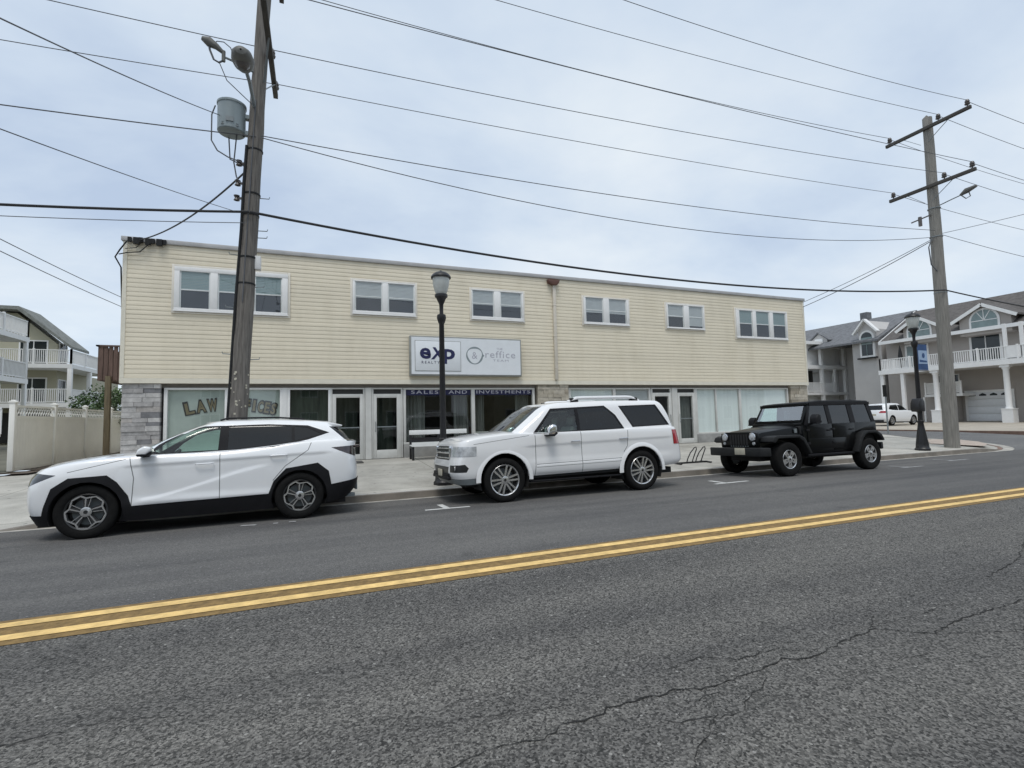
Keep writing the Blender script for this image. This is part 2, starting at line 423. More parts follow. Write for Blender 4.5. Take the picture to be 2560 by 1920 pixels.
# ------------------------------------------------------------------ mesh helpers
class MB:
    """Collects simple solids; build() links them as one mesh object."""

    def __init__(self):
        self.v, self.f, self.mi, self.sm = [], [], [], []
        self.m = 0

    def add(self, vs, fs, smooth=False):
        b = len(self.v)
        self.v += [tuple(p) for p in vs]
        for q in fs:
            self.f.append([b + i for i in q])
            self.mi.append(self.m)
            self.sm.append(smooth)
        return self

    def box(self, x0, x1, y0, y1, z0, z1):
        x0, x1 = min(x0, x1), max(x0, x1)
        y0, y1 = min(y0, y1), max(y0, y1)
        z0, z1 = min(z0, z1), max(z0, z1)
        vs = [(x0, y0, z0), (x1, y0, z0), (x1, y1, z0), (x0, y1, z0), (x0, y0, z1), (x1, y0, z1), (x1, y1, z1), (x0, y1, z1)]
        return self.add(vs, [(0, 3, 2, 1), (4, 5, 6, 7), (0, 1, 5, 4), (1, 2, 6, 5), (2, 3, 7, 6), (3, 0, 4, 7)])

    def quad(self, a, b, c, d):
        return self.add([a, b, c, d], [(0, 1, 2, 3)])

    def bar(self, a, b, w, h, up=(0, 0, 1)):
        """rectangular bar from a to b; w across, h along up."""
        a, b = Vector(a), Vector(b)
        d = (b - a).normalized()
        u = Vector(up)
        s = d.cross(u)
        if s.length < 1e-5:
            u = Vector((0, 1, 0))
            s = d.cross(u)
        s.normalize()
        u = s.cross(d).normalized()
        s *= w / 2
        u = u * (h / 2)
        vs = [a - s - u, a + s - u, a + s + u, a - s + u, b - s - u, b + s - u, b + s + u, b - s + u]
        return self.add(vs, [(0, 3, 2, 1), (4, 5, 6, 7), (0, 1, 5, 4), (1, 2, 6, 5), (2, 3, 7, 6), (3, 0, 4, 7)])

    def tube(self, pts, r, n=8, caps=True, smooth=True):
        pts = [Vector(p) for p in pts]
        rs = r if isinstance(r, (list, tuple)) else [r] * len(pts)
        rings = []
        ref = None
        for i, p in enumerate(pts):
            d = (pts[min(i + 1, len(pts) - 1)] - pts[max(i - 1, 0)])
            d = d.normalized() if d.length > 1e-9 else Vector((0, 0, 1))
            if ref is None:
                ref = d.orthogonal().normalized()
            ref = (ref - d * ref.dot(d))
            ref = ref.normalized() if ref.length > 1e-6 else d.orthogonal().normalized()
            s = d.cross(ref)
            rings.append([p + ref * (rs[i] * math.cos(2 * PI * k / n)) + s * (rs[i] * math.sin(2 * PI * k / n)) for k in range(n)])
        vs = [q for ring in rings for q in ring]
        fs = []
        for i in range(len(pts) - 1):
            for k in range(n):
                a = i * n + k
                b = i * n + (k + 1) % n
                fs.append((a, b, b + n, a + n))
        self.add(vs, fs, smooth)
        if caps:
            self.add(rings[0], [tuple(range(n))[::-1]])
            self.add(rings[-1], [tuple(range(n))])
        return self

    def cyl(self, c, r, h, n=20, axis='z', r2=None):
        c = Vector(c)
        d = {'x': Vector((1, 0, 0)), 'y': Vector((0, 1, 0)), 'z': Vector((0, 0, 1))}[axis]
        return self.tube([c, c + d * h], [r, r if r2 is None else r2], n)

    def lathe(self, prof, c=(0, 0, 0), axis='z', n=24, smooth=True, a0=0.0, a1=2 * PI):
        """prof: list of (radius, height along axis)."""
        full = abs(a1 - a0 - 2 * PI) < 1e-6
        m = n if full else n + 1
        vs = []
        for (r, t) in prof:
            for k in range(m):
                a = a0 + (a1 - a0) * k / n
                u, w = r * math.cos(a), r * math.sin(a)
                q = {'z': (u, w, t), 'y': (u, t, w), 'x': (t, u, w)}[axis]
                vs.append((q[0] + c[0], q[1] + c[1], q[2] + c[2]))
        fs = []
        for i in range(len(prof) - 1):
            for k in range(n):
                a = i * m + k
                b = i * m + ((k + 1) % m)
                fs.append((a, b, b + m, a + m) if axis != 'y' else (b, a, a + m, b + m))
        return self.add(vs, fs, smooth)

    def prism(self, pts, axis, a, b):
        """extrude a 2D polygon: axis 'y' takes (x,z), 'x' takes (y,z), 'z' takes (x,y)."""
        n = len(pts)
        mk = {'y': lambda p, t: (p[0], t, p[1]), 'x': lambda p, t: (t, p[0], p[1]), 'z': lambda p, t: (p[0], p[1], t)}[axis]
        vs = [mk(p, a) for p in pts] + [mk(p, b) for p in pts]
        fs = [tuple(range(n))[::-1], tuple(range(n, 2 * n))] + [(i, (i + 1) % n, n + (i + 1) % n, n + i) for i in range(n)]
        return self.add(vs, fs)

    def build(self, name, mats, parent=None, bevel=0.0, seg=2, angle=35, fix=True, mw=None):
        me = bpy.data.meshes.new(name)
        me.from_pydata(self.v, [], self.f)
        if not isinstance(mats, (list, tuple)):
            mats = [mats]
        for q in mats:
            me.materials.append(q)
        for i, p in enumerate(me.polygons):
            p.material_index = self.mi[i]
            p.use_smooth = self.sm[i] or bevel > 0
        if fix or bevel:
            bm = bmesh.new()
            bm.from_mesh(me)
            bmesh.ops.recalc_face_normals(bm, faces=bm.faces)
            if bevel:
                es = [e for e in bm.edges if len(e.link_faces) == 2 and e.calc_face_angle(0) > R(28)]
                bmesh.ops.bevel(bm, geom=es, offset=bevel, segments=seg, profile=0.5, affect='EDGES', clamp_overlap=True)
                for q in bm.faces:
                    q.smooth = True
            bm.to_mesh(me)
            bm.free()
        me.set_sharp_from_angle(angle=R(angle))
        o = bpy.data.objects.new(name, me)
        COL.objects.link(o)
        if parent is not None:
            o.parent = parent
        if mw is not None:
            o.matrix_local = mw
        return o


def tag(o, label=None, cat=None, group=None, kind=None):
    if label:
        o['label'] = label
    if cat:
        o['category'] = cat
    if group:
        o['group'] = group
    if kind:
        o['kind'] = kind
    return o


def thing(name, label, cat, loc=(0, 0, 0), rz=0.0, group=None):
    o = bpy.data.objects.new(name, None)
    o.empty_display_size = 0.2
    COL.objects.link(o)
    o.location = loc
    o.rotation_euler = (0, 0, rz)
    return tag(o, label, cat, group)


def struct(o):
    o['kind'] = 'structure'
    return o


def copy_tree(o, parent=None):
    c = o.copy()
    COL.objects.link(c)
    c.parent = parent
    for ch in list(o.children):
        copy_tree(ch, c)
    return c


def text_mesh(s, w=None, h=None, bold=0.0, space=1.0, shear=0.0):
    """flat glyph outlines as (verts, faces) with the lower left corner at the origin, fitted to w x h."""
    cu = bpy.data.curves.new('glyphs', 'FONT')
    cu.body = s
    cu.size = 1
    cu.offset = bold
    cu.space_character = space
    cu.shear = shear
    cu.resolution_u = 3
    ob = bpy.data.objects.new('glyphs', cu)
    COL.objects.link(ob)
    dg = bpy.context.evaluated_depsgraph_get()
    me = bpy.data.meshes.new_from_object(ob.evaluated_get(dg))
    vs = [v.co.copy() for v in me.vertices]
    fs = [list(p.vertices) for p in me.polygons]
    bpy.data.objects.remove(ob)
    bpy.data.curves.remove(cu)
    bpy.data.meshes.remove(me)
    x0, x1 = min(v.x for v in vs), max(v.x for v in vs)
    y0, y1 = min(v.y for v in vs), max(v.y for v in vs)
    sx = w / (x1 - x0) if w else None
    sy = h / (y1 - y0) if h else None
    sx = sx or sy
    sy = sy or sx
    return [((v.x - x0) * sx, (v.y - y0) * sy) for v in vs], fs


def put_text(mb, s, x, y, z, w, h, bold=0.0, space=1.0, shear=0.0, rot=0.0):
    """text facing -Y on the plane y."""
    vs, fs = text_mesh(s, w, h, bold, space, shear)
    c, n = math.cos(rot), math.sin(rot)
    mb.add([(x + a * c - b * n, y, z + a * n + b * c) for a, b in vs], fs)


def pchip(pts):
    xs = [q[0] for q in pts]
    ys = [q[1] for q in pts]
    n = len(xs)
    if n == 1:
        return lambda x: ys[0]
    d = [(ys[i + 1] - ys[i]) / (xs[i + 1] - xs[i]) for i in range(n - 1)]
    m = [d[0]] + [0 if d[i - 1] * d[i] <= 0 else 2 * d[i - 1] * d[i] / (d[i - 1] + d[i]) for i in range(1, n - 1)] + [d[-1]]

    def f(x):
        if x <= xs[0]:
            return ys[0]
        if x >= xs[-1]:
            return ys[-1]
        i = max(k for k in range(n - 1) if xs[k] <= x)
        h = xs[i + 1] - xs[i]
        t = (x - xs[i]) / h
        return (ys[i] * (1 + 2 * t) * (1 - t) ** 2 + h * m[i] * t * (1 - t) ** 2 + ys[i + 1] * t * t * (3 - 2 * t) + h * m[i + 1] * t * t * (t - 1))
    return f


# weather streaks and a slight waviness on the vinyl siding
t_ = M['siding'].node_tree
b_ = [n for n in t_.nodes if n.type == 'BSDF_PRINCIPLED'][0]
old = b_.inputs['Base Color'].links[0].from_socket
tx_ = N(t_, 'ShaderNodeTexCoord')
m1 = N(t_, 'ShaderNodeMapping')
m1.inputs['Scale'].default_value = (1.7, 1, .3)
t_.links.new(tx_.outputs['Object'], m1.inputs[0])
k1 = N(t_, 'ShaderNodeTexNoise', inp={'Scale': 1.0, 'Detail': 6.0, 'Roughness': 0.65})
t_.links.new(m1.outputs[0], k1.inputs['Vector'])
r1_ = ramp(t_, k1.outputs[0], [(0.3, (0.93, 0.925, 0.91)), (0.55, (1, 1, 1))])
x1_ = N(t_, 'ShaderNodeMixRGB', blend_type='MULTIPLY', inp={0: 1.0})
t_.links.new(old, x1_.inputs[1])
t_.links.new(r1_.outputs[0], x1_.inputs[2])
t_.links.new(x1_.outputs[0], b_.inputs['Base Color'])
k2 = N(t_, 'ShaderNodeTexNoise', inp={'Scale': 0.9, 'Detail': 2.0})
t_.links.new(tx_.outputs['Object'], k2.inputs['Vector'])
bp_ = N(t_, 'ShaderNodeBump', inp={'Strength': 0.35, 'Distance': 0.06})
t_.links.new(k2.outputs[0], bp_.inputs['Height'])
ob_ = b_.inputs['Normal'].links[0].from_node
t_.links.new(bp_.outputs[0], ob_.inputs['Normal'])
# gum spots and stains on the pavement
t_ = M['conc'].node_tree
b_ = [n for n in t_.nodes if n.type == 'BSDF_PRINCIPLED'][0]
old = b_.inputs['Base Color'].links[0].from_socket
tx_ = N(t_, 'ShaderNodeTexCoord')
v_ = N(t_, 'ShaderNodeTexVoronoi', feature='F1', inp={'Scale': 2.6})
t_.links.new(tx_.outputs['Object'], v_.inputs['Vector'])
l_ = N(t_, 'ShaderNodeMath', operation='LESS_THAN', inp={1: 0.075})
t_.links.new(v_.outputs['Distance'], l_.inputs[0])
x1_ = N(t_, 'ShaderNodeMixRGB', inp={2: (0.17, 0.165, 0.155, 1)})
t_.links.new(l_.outputs[0], x1_.inputs[0])
k1 = N(t_, 'ShaderNodeTexNoise', inp={'Scale': 0.55, 'Detail': 7.0, 'Roughness': 0.7})
t_.links.new(tx_.outputs['Object'], k1.inputs['Vector'])
r1_ = ramp(t_, k1.outputs[0], [(0.32, (0.74, 0.735, 0.72)), (0.5, (1, 1, 1))])
x2_ = N(t_, 'ShaderNodeMixRGB', blend_type='MULTIPLY', inp={0: 1.0})
t_.links.new(old, x2_.inputs[1])
t_.links.new(r1_.outputs[0], x2_.inputs[2])
t_.links.new(x2_.outputs[0], x1_.inputs[1])
t_.links.new(x1_.outputs[0], b_.inputs['Base Color'])


# ================================================================== the setting
def zroad(y):
    return 0.135 - 0.035 * (y - 4.75) if y >= 4.75 else 0.135 - 0.018 * (4.75 - y)


def zwalk(y):
    return 0.05 + 0.0369 * (min(y, 17.2) - 10.5)


XS = [-400, -120, -60, -30, -15, -5, 0, 5, 10, 15, 20, 25, 30, 45, 60, 120, 400]


def sheet(name, mat, xs, ys, zf, lift=0.0):
    m = MB()
    vs = [(x, y, zf(x, y) + lift) for y in ys for x in xs]
    n = len(xs)
    fs = [(j * n + i, j * n + i + 1, (j + 1) * n + i + 1, (j + 1) * n + i) for j in range(len(ys) - 1) for i in range(n - 1)]
    m.add(vs, fs)
    return struct(m.build(name, mat, fix=False))


# ground far and near, one object
g = MB()
for (x0, x1, y0, y1, z) in ((-700, 700, -700, -13.0, -0.2), (-700, -8.0, 17.9, 900, 0.36), (-8.0, 22.0, 32.0, 900, 0.3), (22.0, 27.0, 60, 900, 0.28), (33.6, 700, 34, 900, 0.22), (60, 700, 10.6, 34, 0.22)):
    g.quad((x0, y0, z), (x1, y0, z), (x1, y1, z), (x0, y1, z))
struct(g.build('ground', M['ground'], fix=False))

sheet('old_road_surface', M['road_old'], XS, [-9.5, -4, 0, 2, 4.62], lambda x, y: zroad(y))
sheet('new_road_surface', M['road_new'], XS, [4.62, 4.75, 7, 10.27], lambda x, y: zroad(y))
sheet('opposite_sidewalk', M['conc'], [-400, 400], [-13, -9.5], lambda x, y: 0.02)
sheet('yellow_line_stain', M['yellow_worn'], XS, [4.35, 4.62, 4.75, 4.88], lambda x, y: zroad(y), 0.004)
sheet('yellow_line', M['yellow'], XS, [4.697, 4.75, 4.803], lambda x, y: zroad(y), 0.008)
sheet('yellow_line', M['yellow'], XS, [4.433, 4.537], lambda x, y: zroad(y), 0.008)


# cracks in the old lane: strips of dark with ragged width
def crack(pts, w, name='road_crack'):
    m = MB()
    rng = random.Random(int(w * 1e5) + len(pts))
    fine = []
    for a, b in zip(pts, pts[1:]):
        k = max(2, int(math.hypot(b[0] - a[0], b[1] - a[1]) / 0.035))
        for i in range(k):
            t = i / k
            fine.append((a[0] + (b[0] - a[0]) * t + rng.uniform(-.006, .006), a[1] + (b[1] - a[1]) * t + rng.uniform(-.014, .014)))
    fine.append(pts[-1])
    vs = []
    for i, q in enumerate(fine):
        ww = w * rng.uniform(0.15, 1.0) * min(1, 6 * (i + .4) / len(fine), 6 * (len(fine) - i - .6) / len(fine))
        vs += [(q[0], q[1] - ww / 2, zroad(q[1]) + .004), (q[0], q[1] + ww / 2, zroad(q[1]) + .004)]
    m.add(vs, [(2 * i, 2 * i + 2, 2 * i + 3, 2 * i + 1) for i in range(len(fine) - 1)])
    return struct(m.build(name, M['crack'], fix=False))


crack([(7.4, 2.5), (6.4, 2.38), (5.6, 2.22), (4.94, 2.17), (4.14, 2.15), (3.7, 2.09), (3.43, 2.28), (3.2, 2.26), (2.86, 2.21), (2.7, 2.18), (2.54, 2.23), (2.26, 2.19), (1.92, 2.17), (1.76, 2.22),
       (1.5, 2.22), (1.34, 2.22), (1.27, 2.18), (1.1, 2.2), (0.95, 2.14), (0.73, 2.18), (0.5, 2.12), (.3, 2.15), (0, 2.05)], 0.014)
crack([(2.86, 2.19), (2.6, 2.35), (2.3, 2.33), (2.1, 2.45), (1.8, 2.4)], 0.008)
crack([(1.92, 2.16), (1.8, 1.98), (1.55, 1.82), (1.4, 1.7)], 0.008)
crack([(4.94, 2.17), (5.3, 2.55), (6.1, 2.7), (7.2, 3.1)], 0.012)
crack([(3.7, 2.09), (4.2, 1.9), (4.6, 1.95)], 0.007)
rng_ = random.Random(11)
for (cx0, cy0, dx0, n0) in ((3.3, 2.3, .35, 4), (2.4, 2.15, -.3, 4), (1.7, 2.1, .28, 3), (4.4, 2.2, .4, 4), (5.2, 2.3, .5, 4), (1.1, 1.8, -.25, 3), (2.9, 2.05, .2, 3), (3.9, 2.35, -.3, 3), (0.2, 2.6, .4, 4), (6.5, 3.0, .6, 4), (-.8, 2.2, .3, 3)):
    pp = [(cx0, cy0)]
    for k_ in range(n0):
        pp.append((pp[-1][0] + dx0 * rng_.uniform(.5, 1.1), pp[-1][1] + rng_.uniform(-.13, .13)))
    crack(pp, rng_.uniform(.004, .007))
crack([(-1.9, 3.15), (-1.3, 3.05), (-.9, 3.1), (-.5, 2.95)], 0.007)

# parking stall marks
wm = MB()


def strip(m, a, b, w, lift=.008):
    a, b = Vector((a[0], a[1])), Vector((b[0], b[1]))
    d = (b - a).normalized()
    s = Vector((-d.y, d.x)) * (w / 2)
    q = [a - s, b - s, b + s, a + s]
    m.add([(p.x, p.y, zroad(p.y) + lift) for p in q], [(0, 1, 2, 3)])


def stall_mark(segs, mat):
    m = MB()
    for i, (a, b, w) in enumerate(segs):
        strip(m, a, b, w, .006 + .002 * i)
    return struct(m.build('parking_mark', mat, fix=False))


stall_mark([((1.72, 8.53), (2.5, 8.5), .1), ((2.1, 8.56), (2.09, 9.06), .11)], M['white_paint'])
stall_mark([((8.02, 8.52), (9.0, 8.56), .1), ((8.34, 8.6), (8.4, 9.1), .11)], M['white_paint'])
stall_mark([((14.1, 8.42), (14.95, 8.4), .1), ((14.46, 8.46), (14.46, 8.95), .1)], M['white_worn'])
stall_mark([((17.1, 8.95), (18.1, 8.95), .1), ((17.42, 9.0), (17.42, 9.5), .1)], M['white_worn'])
stall_mark([((-1.07, 8.66), (-.86, 8.6), .09), ((-.62, 8.58), (-.55, 8.58), .08), ((-.4, 8.56), (-.3, 8.57), .08)], M['white_worn'])


# gutter, kerb, sidewalk
def kh(x):      # how much of the kerb is left: it is cut down for the driveway on the left and at the corner ramp
    a = min(1, max(0, (x + 4.75) / 0.9))
    b = min(1, max(0, 1 - (x - 22.3) / 1.5))
    return a * b


CX, CY, CR = 22.5, 15.0, 4.5
edge = [(-400, 10.5), (-60, 10.5), (-20, 10.5), (-8, 10.5)] + [(-6 + i * .25, 10.5) for i in range(13)] + [(x, 10.5) for x in range(-2, 22, 2)] + \
       [(22.0, 10.5)] + [(CX + CR * math.sin(a), CY - CR * math.cos(a)) for a in [i * PI / 24 for i in range(0, 13)]] + [(27, 17.2), (27, 24), (27, 60)]
gm, km, wkm, rm = MB(), MB(), MB(), MB()


def inward(i):
    a, b = Vector(edge[max(i - 1, 0)]), Vector(edge[min(i + 1, len(edge) - 1)])
    d = (b - a).normalized()
    return Vector((-d.y, d.x))


gv, kv, topv, inv = [], [], [], []
for i, q in enumerate(edge):
    n = inward(i)
    q = Vector(q)
    zt = zwalk(q.y)
    drop = 0.13 * (1 - kh(q.x)) if q.y < 16 else 0
    o_ = q - n * 0.3
    kin = q + n * 0.15
    gv += [(o_.x, o_.y, zwalk(max(10.5, q.y)) - .13 + .004), (q.x, q.y, zt - .13 + .004)]
    kv += [(q.x, q.y, zt - .14), (q.x + n.x * .02, q.y + n.y * .02, zt - drop + .004 - .004), (kin.x, kin.y, zt - drop * .95 + .004)]
for i in range(len(edge) - 1):
    gm.add([gv[2 * i], gv[2 * i + 2], gv[2 * i + 3], gv[2 * i + 1]], [(0, 1, 2, 3)])
    m_ = km
    m_.m = 1 if edge[i][0] > 23.2 and edge[i][1] < 14 else 0
    m_.add([kv[3 * i], kv[3 * i + 3], kv[3 * i + 4], kv[3 * i + 1]], [(0, 1, 2, 3)])
    m_.add([kv[3 * i + 1], kv[3 * i + 4], kv[3 * i + 5], kv[3 * i + 2]], [(0, 1, 2, 3)])
struct(gm.build('gutter', M['gutter'], fix=False))
km.m = 0
struct(km.build('kerb', [M['kerb'], M['kerbred']], fix=False))
# sidewalk as one sheet of strips running from the kerb's inner line to the walls
wv, wf = [], []
rows = [0, .25, .6, 1.2, 2.4, 4.5]
for i, q in enumerate(edge):
    n = inward(i)
    q = Vector(q) + n * .15
    drop = 0.13 * (1 - kh(q.x)) if q.y < 16 else 0
    tgt = Vector((q.x if q.x < 22 else 22.0, 17.9 if q.x < 22 else max(q.y, 17.9)))
    for k in range(7):
        t = k / 6
        p = q.lerp(tgt, t)
        wv.append((p.x, p.y, zwalk(p.y) - drop * max(0, 1 - t * 4)))
for i in range(len(edge) - 1):
    for k in range(6):
        a = i * 7 + k
        wf.append((a, a + 7, a + 8, a + 1))
wkm.add(wv, wf)
struct(wkm.build('sidewalk', M['conc'], fix=False))
ramp_ = MB()
ps = [(23.2, 10.95), (24.3, 11.35), (25.3, 12.1), (25.95, 13.2), (24.6, 13.9), (23.6, 13.0), (22.7, 12.4)]
ramp_.add([(x, y, zwalk(y) + .012) for x, y in ps], [tuple(range(len(ps)))])
struct(ramp_.build('corner_ramp', M['paver'], fix=False))

# side street, opposite kerb, driveways
sheet('side_street', M['road_side'], [21.5, 24, 28, 34.2], [10.2, 12, 14.5], lambda x, y: zwalk(y) - .132)
sheet('side_street', M['road_side'], [26.0, 28, 34.2], [14.5, 17.2, 30, 90], lambda x, y: zwalk(y) - .132)
sk = MB()
sk.box(33.7, 33.95, 10.4, 80, -.1, .24)
sk.box(33.95, 400, 10.4, 10.6, -.1, .24)
struct(sk.build('kerb', M['kerbred']))
sheet('driveway', M['conc2'], [33.95, 36, 44, 66], [10.6, 15.5, 18, 34], lambda x, y: .235 + .004 * (x - 34) * .5)
sheet('alley_driveway', M['conc'], [-8.0, -5.1], [17.85, 40], lambda x, y: .29 + .02 * (y - 17.85))
sheet('bare_soil_strip', M['dirt'], [-60, -20, -7.35], [17.6, 18.6], lambda x, y: .345)
sheet('bare_soil_strip', M['dirt'], [-8.3, -7.35], [18.6, 30], lambda x, y: .365 + .015 * (y - 18.6))

# ================================================================== the two-storey commercial building
B = thing('commercial_building', 'long cream two storey building with stone piers and shop windows below', 'building', (8.42, 24.5, 0.29))
BL = Vector(B.location)


def rel(mb, loc=BL):
    mb.v = [(x - loc[0], y - loc[1], z - loc[2]) for x, y, z in mb.v]
    return mb


X0, X1, YW = -5.16, 22.0, 16.98
# siding: real lapped boards on the front, plain on the flanks
sw = MB()
zb, zt, step = 2.93, 6.86, 0.131
nb = int(round((zt - zb) / step))
step = (zt - zb) / nb
rng = random.Random(3)
for i in range(nb):
    za, zc_ = zb + i * step, zb + (i + 1) * step
    cuts = [X0 + .09]
    x = X0 + rng.uniform(1.2, 3.6)
    while x < X1 - .3:
        cuts.append(x)
        x += 3.66
    cuts.append(X1 - .09)
    for a, b in zip(cuts, cuts[1:]):
        e = rng.uniform(-.0015, .0015)
        b2 = b - .0025
        sw.add([(a, YW - .016 + e, za), (b2, YW - .016 + e, za), (b2, YW - .014 + e, za + step * .45), (a, YW - .014 + e, za + step * .45)], [(0, 1, 2, 3)])
        sw.add([(a, YW - .014 + e, za + step * .45), (b2, YW - .014 + e, za + step * .45), (b2, YW - .006, zc_), (a, YW - .006, zc_)], [(0, 1, 2, 3)])
        sw.add([(a, YW, za), (b2, YW, za), (b2, YW - .016 + e, za), (a, YW - .016 + e, za)], [(0, 1, 2, 3)])
rel(sw).build('siding_wall', M['siding'], B, fix=False)
wl = MB()
wl.box(X0, X1, YW, 32, 2.78, 6.9)
wl.box(X0 + .05, X0 + .3, 17.4, 32, .0, 2.78)
wl.box(X1 - .3, X1 - .05, 17.4, 32, .0, 2.78)
wl.box(X0 + .3, X1 - .3, 31.7, 32, .0, 2.78)
rel(wl).build('side_wall', M['siding'], B)
tr = MB()
tr.box(X0 - .012, X1 + .012, YW - .035, YW + .2, 2.775, 2.925)
tr.box(X0 - .012, X0 + .09, YW - .03, YW - .002, 2.93, 6.86)
tr.box(X1 - .09, X1 + .012, YW - .03, YW - .002, 2.93, 6.86)
rel(tr).build('corner_trim', M['cream_trim'], B)
cp = MB()
cp.box(X0 - .06, X1 + .06, YW - .07, YW + .25, 6.87, 7.0)
cp.box(X0 - .06, X0 + .2, YW + .25, 32.06, 6.87, 7.0)
cp.box(X1 - .2, X1 + .06, YW + .25, 32.06, 6.87, 7.0)
rel(cp).build('parapet_cap', M['cap'], B, bevel=.012)
rf = MB()
rf.box(X0 + .2, X1 - .2, YW + .25, 31.9, 6.83, 6.9)
rel(rf).build('roof', M['roofing'], B)
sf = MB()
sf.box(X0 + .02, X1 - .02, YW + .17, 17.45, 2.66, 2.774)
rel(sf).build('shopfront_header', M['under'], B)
dp = MB()
dp.box(8.43, 8.55, YW - .12, YW - .025, 2.95, 6.62)
for z in (3.4, 4.6, 5.8):
    dp.box(8.415, 8.565, YW - .124, YW - .02, z, z + .04)
o = rel(dp).build('downpipe', M['pipe'], B, bevel=.008)
sc_ = MB()
sc_.prism([(8.2, 6.8), (8.69, 6.8), (8.66, 6.68), (8.58, 6.6), (8.4, 6.6), (8.23, 6.68)], 'y', YW - .2, YW - .02)
rel(sc_).build('scupper_box', M['rust'], B, bevel=.01)
wb = MB()
for k in range(7):
    x = -5.05 + k * .14
    wb.box(x, x + .09 + .05 * (k % 2), YW - .12 - .02 * (k % 3), YW - .072, 6.83 - .05 * (k % 2), 6.97)
wb.tube([(-5.06, 16.85, 6.83), (-5.2, 16.8, 6.55), (-5.32, 16.85, 6.35), (-5.22, 17.0, 6.1), (-5.2, 17.1, 4.9)], .02, 6)
wb.tube([(-4.5, 16.86, 6.84), (-4.75, 16.86, 6.55), (-5.06, 16.86, 6.5), (-5.25, 16.9, 6.45)], .016, 6)
wb.tube([(-4.7, 16.86, 6.84), (-4.85, 16.86, 6.66), (-5.1, 16.86, 6.62)], .012, 6)
rel(wb).build('service_entrance', M['greytrim'], B)


# upper windows
def up_window(x0, x1, z0, z1, sashes, zbot, ztop, blinds, bmat):
    fr = MB()
    x0, x1, z0, z1 = x0 + .075, x1 - .075, z0 + .07, z1 - .05
    yf, yb = YW - .085, YW - .003
    fr.box(x0, x1, yf, yb, ztop, z1)
    fr.box(x0, x1, yf, yb, z0, zbot)
    xs = [x0] + [v for s in sashes for v in s] + [x1]
    for i in range(0, len(xs), 2):
        fr.box(xs[i], xs[i + 1], yf, yb, zbot, ztop)
    fr.box(x0 - .02, x1 + .02, yf - .012, yf - .001, z0 - .02, z0 + .02)
    zm = (zbot + ztop) / 2
    for a, b in sashes:
        fr.box(a, a + .035, yf + .03, yb - .001, zbot, ztop)
        fr.box(b - .035, b, yf + .03, yb - .001, zbot, ztop)
        fr.box(a + .035, b - .035, yf + .032, yb - .001, zm - .02, zm + .02)
    w = rel(fr).build('window', M['frame'], B, bevel=.006)
    c = MB()
    e = .07
    yc0, yc1 = YW - .05, YW - .003
    c.box(x0 - e, x0 - .002, yc0, yc1, z0 - e, z1 + e)
    c.box(x1 + .002, x1 + e, yc0, yc1, z0 - e, z1 + e)
    c.box(x0 - .002, x1 + .002, yc0, yc1, z1 + .002, z1 + e)
    c.box(x0 - .002, x1 + .002, yc0, yc1, z0 - e, z0 - .022)
    rel(c).build('casing', M['casing'], w, bevel=.005)
    for (a, b), bz in zip(sashes, blinds):
        p = MB()
        p.quad((a, yf + .022, zbot), (b, yf + .022, zbot), (b, yf + .022, ztop), (a, yf + .022, ztop))
        rel(p).build('pane', M['glass'], w, fix=False)
        q = MB()
        q.box(a, b, YW - .034, YW - .026, zbot, bz)
        rel(q).build('screen', M['screen'], w)
        q = MB()
        n = int((ztop - bz) / .045)
        for k in range(n):
            z = bz + (ztop - bz) * k / n
            q.add([(a, YW - .044, z), (b, YW - .044, z), (b, YW - .032, z + (ztop - bz) / n), (a, YW - .032, z + (ztop - bz) / n)], [(0, 1, 2, 3)])
        rel(q).build('blind', bmat, w, fix=False)


up_window(-3.98, -.79, 4.84, 6.28, [(-3.77, -2.99), (-2.79, -2.02), (-1.80, -1.03)], 5.0, 6.1, (5.53, 5.53, 5.53), M['blindg'])
up_window(1.01, 3.23, 5.03, 6.28, [(1.16, 2.04), (2.23, 3.12)], 5.21, 6.19, (5.65, 5.65), M['blind'])
up_window(5.10, 7.27, 5.06, 6.28, [(5.2, 6.03), (6.28, 7.13)], 5.24, 6.19, (5.67, 5.66), M['blind'])
up_window(9.70, 11.95, 5.11, 6.3, [(9.86, 10.67), (10.93, 11.76)], 5.26, 6.24, (5.65, 5.64), M['blind'])
up_window(13.7, 15.86, 5.12, 6.29, [(13.84, 14.68), (14.95, 15.73)], 5.24, 6.19, (5.68, 5.33), M['blind'])
up_window(17.55, 20.85, 4.85, 6.28, [(17.81, 18.6), (18.82, 19.65), (19.88, 20.7)], 5.0, 6.18, (5.6, 5.6, 5.6), M['blindg'])

# rooms behind the shop glass
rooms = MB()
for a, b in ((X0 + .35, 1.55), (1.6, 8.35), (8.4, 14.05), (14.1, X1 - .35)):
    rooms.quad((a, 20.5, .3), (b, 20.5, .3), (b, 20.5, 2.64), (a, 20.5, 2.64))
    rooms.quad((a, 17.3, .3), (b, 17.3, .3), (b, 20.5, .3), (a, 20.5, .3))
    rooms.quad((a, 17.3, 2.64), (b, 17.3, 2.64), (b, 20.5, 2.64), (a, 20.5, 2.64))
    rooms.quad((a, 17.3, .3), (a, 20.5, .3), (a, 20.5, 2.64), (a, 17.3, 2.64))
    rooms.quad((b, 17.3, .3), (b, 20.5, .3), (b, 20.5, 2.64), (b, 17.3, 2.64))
rel(rooms).build('interior_room', M['interior'], B, fix=False)


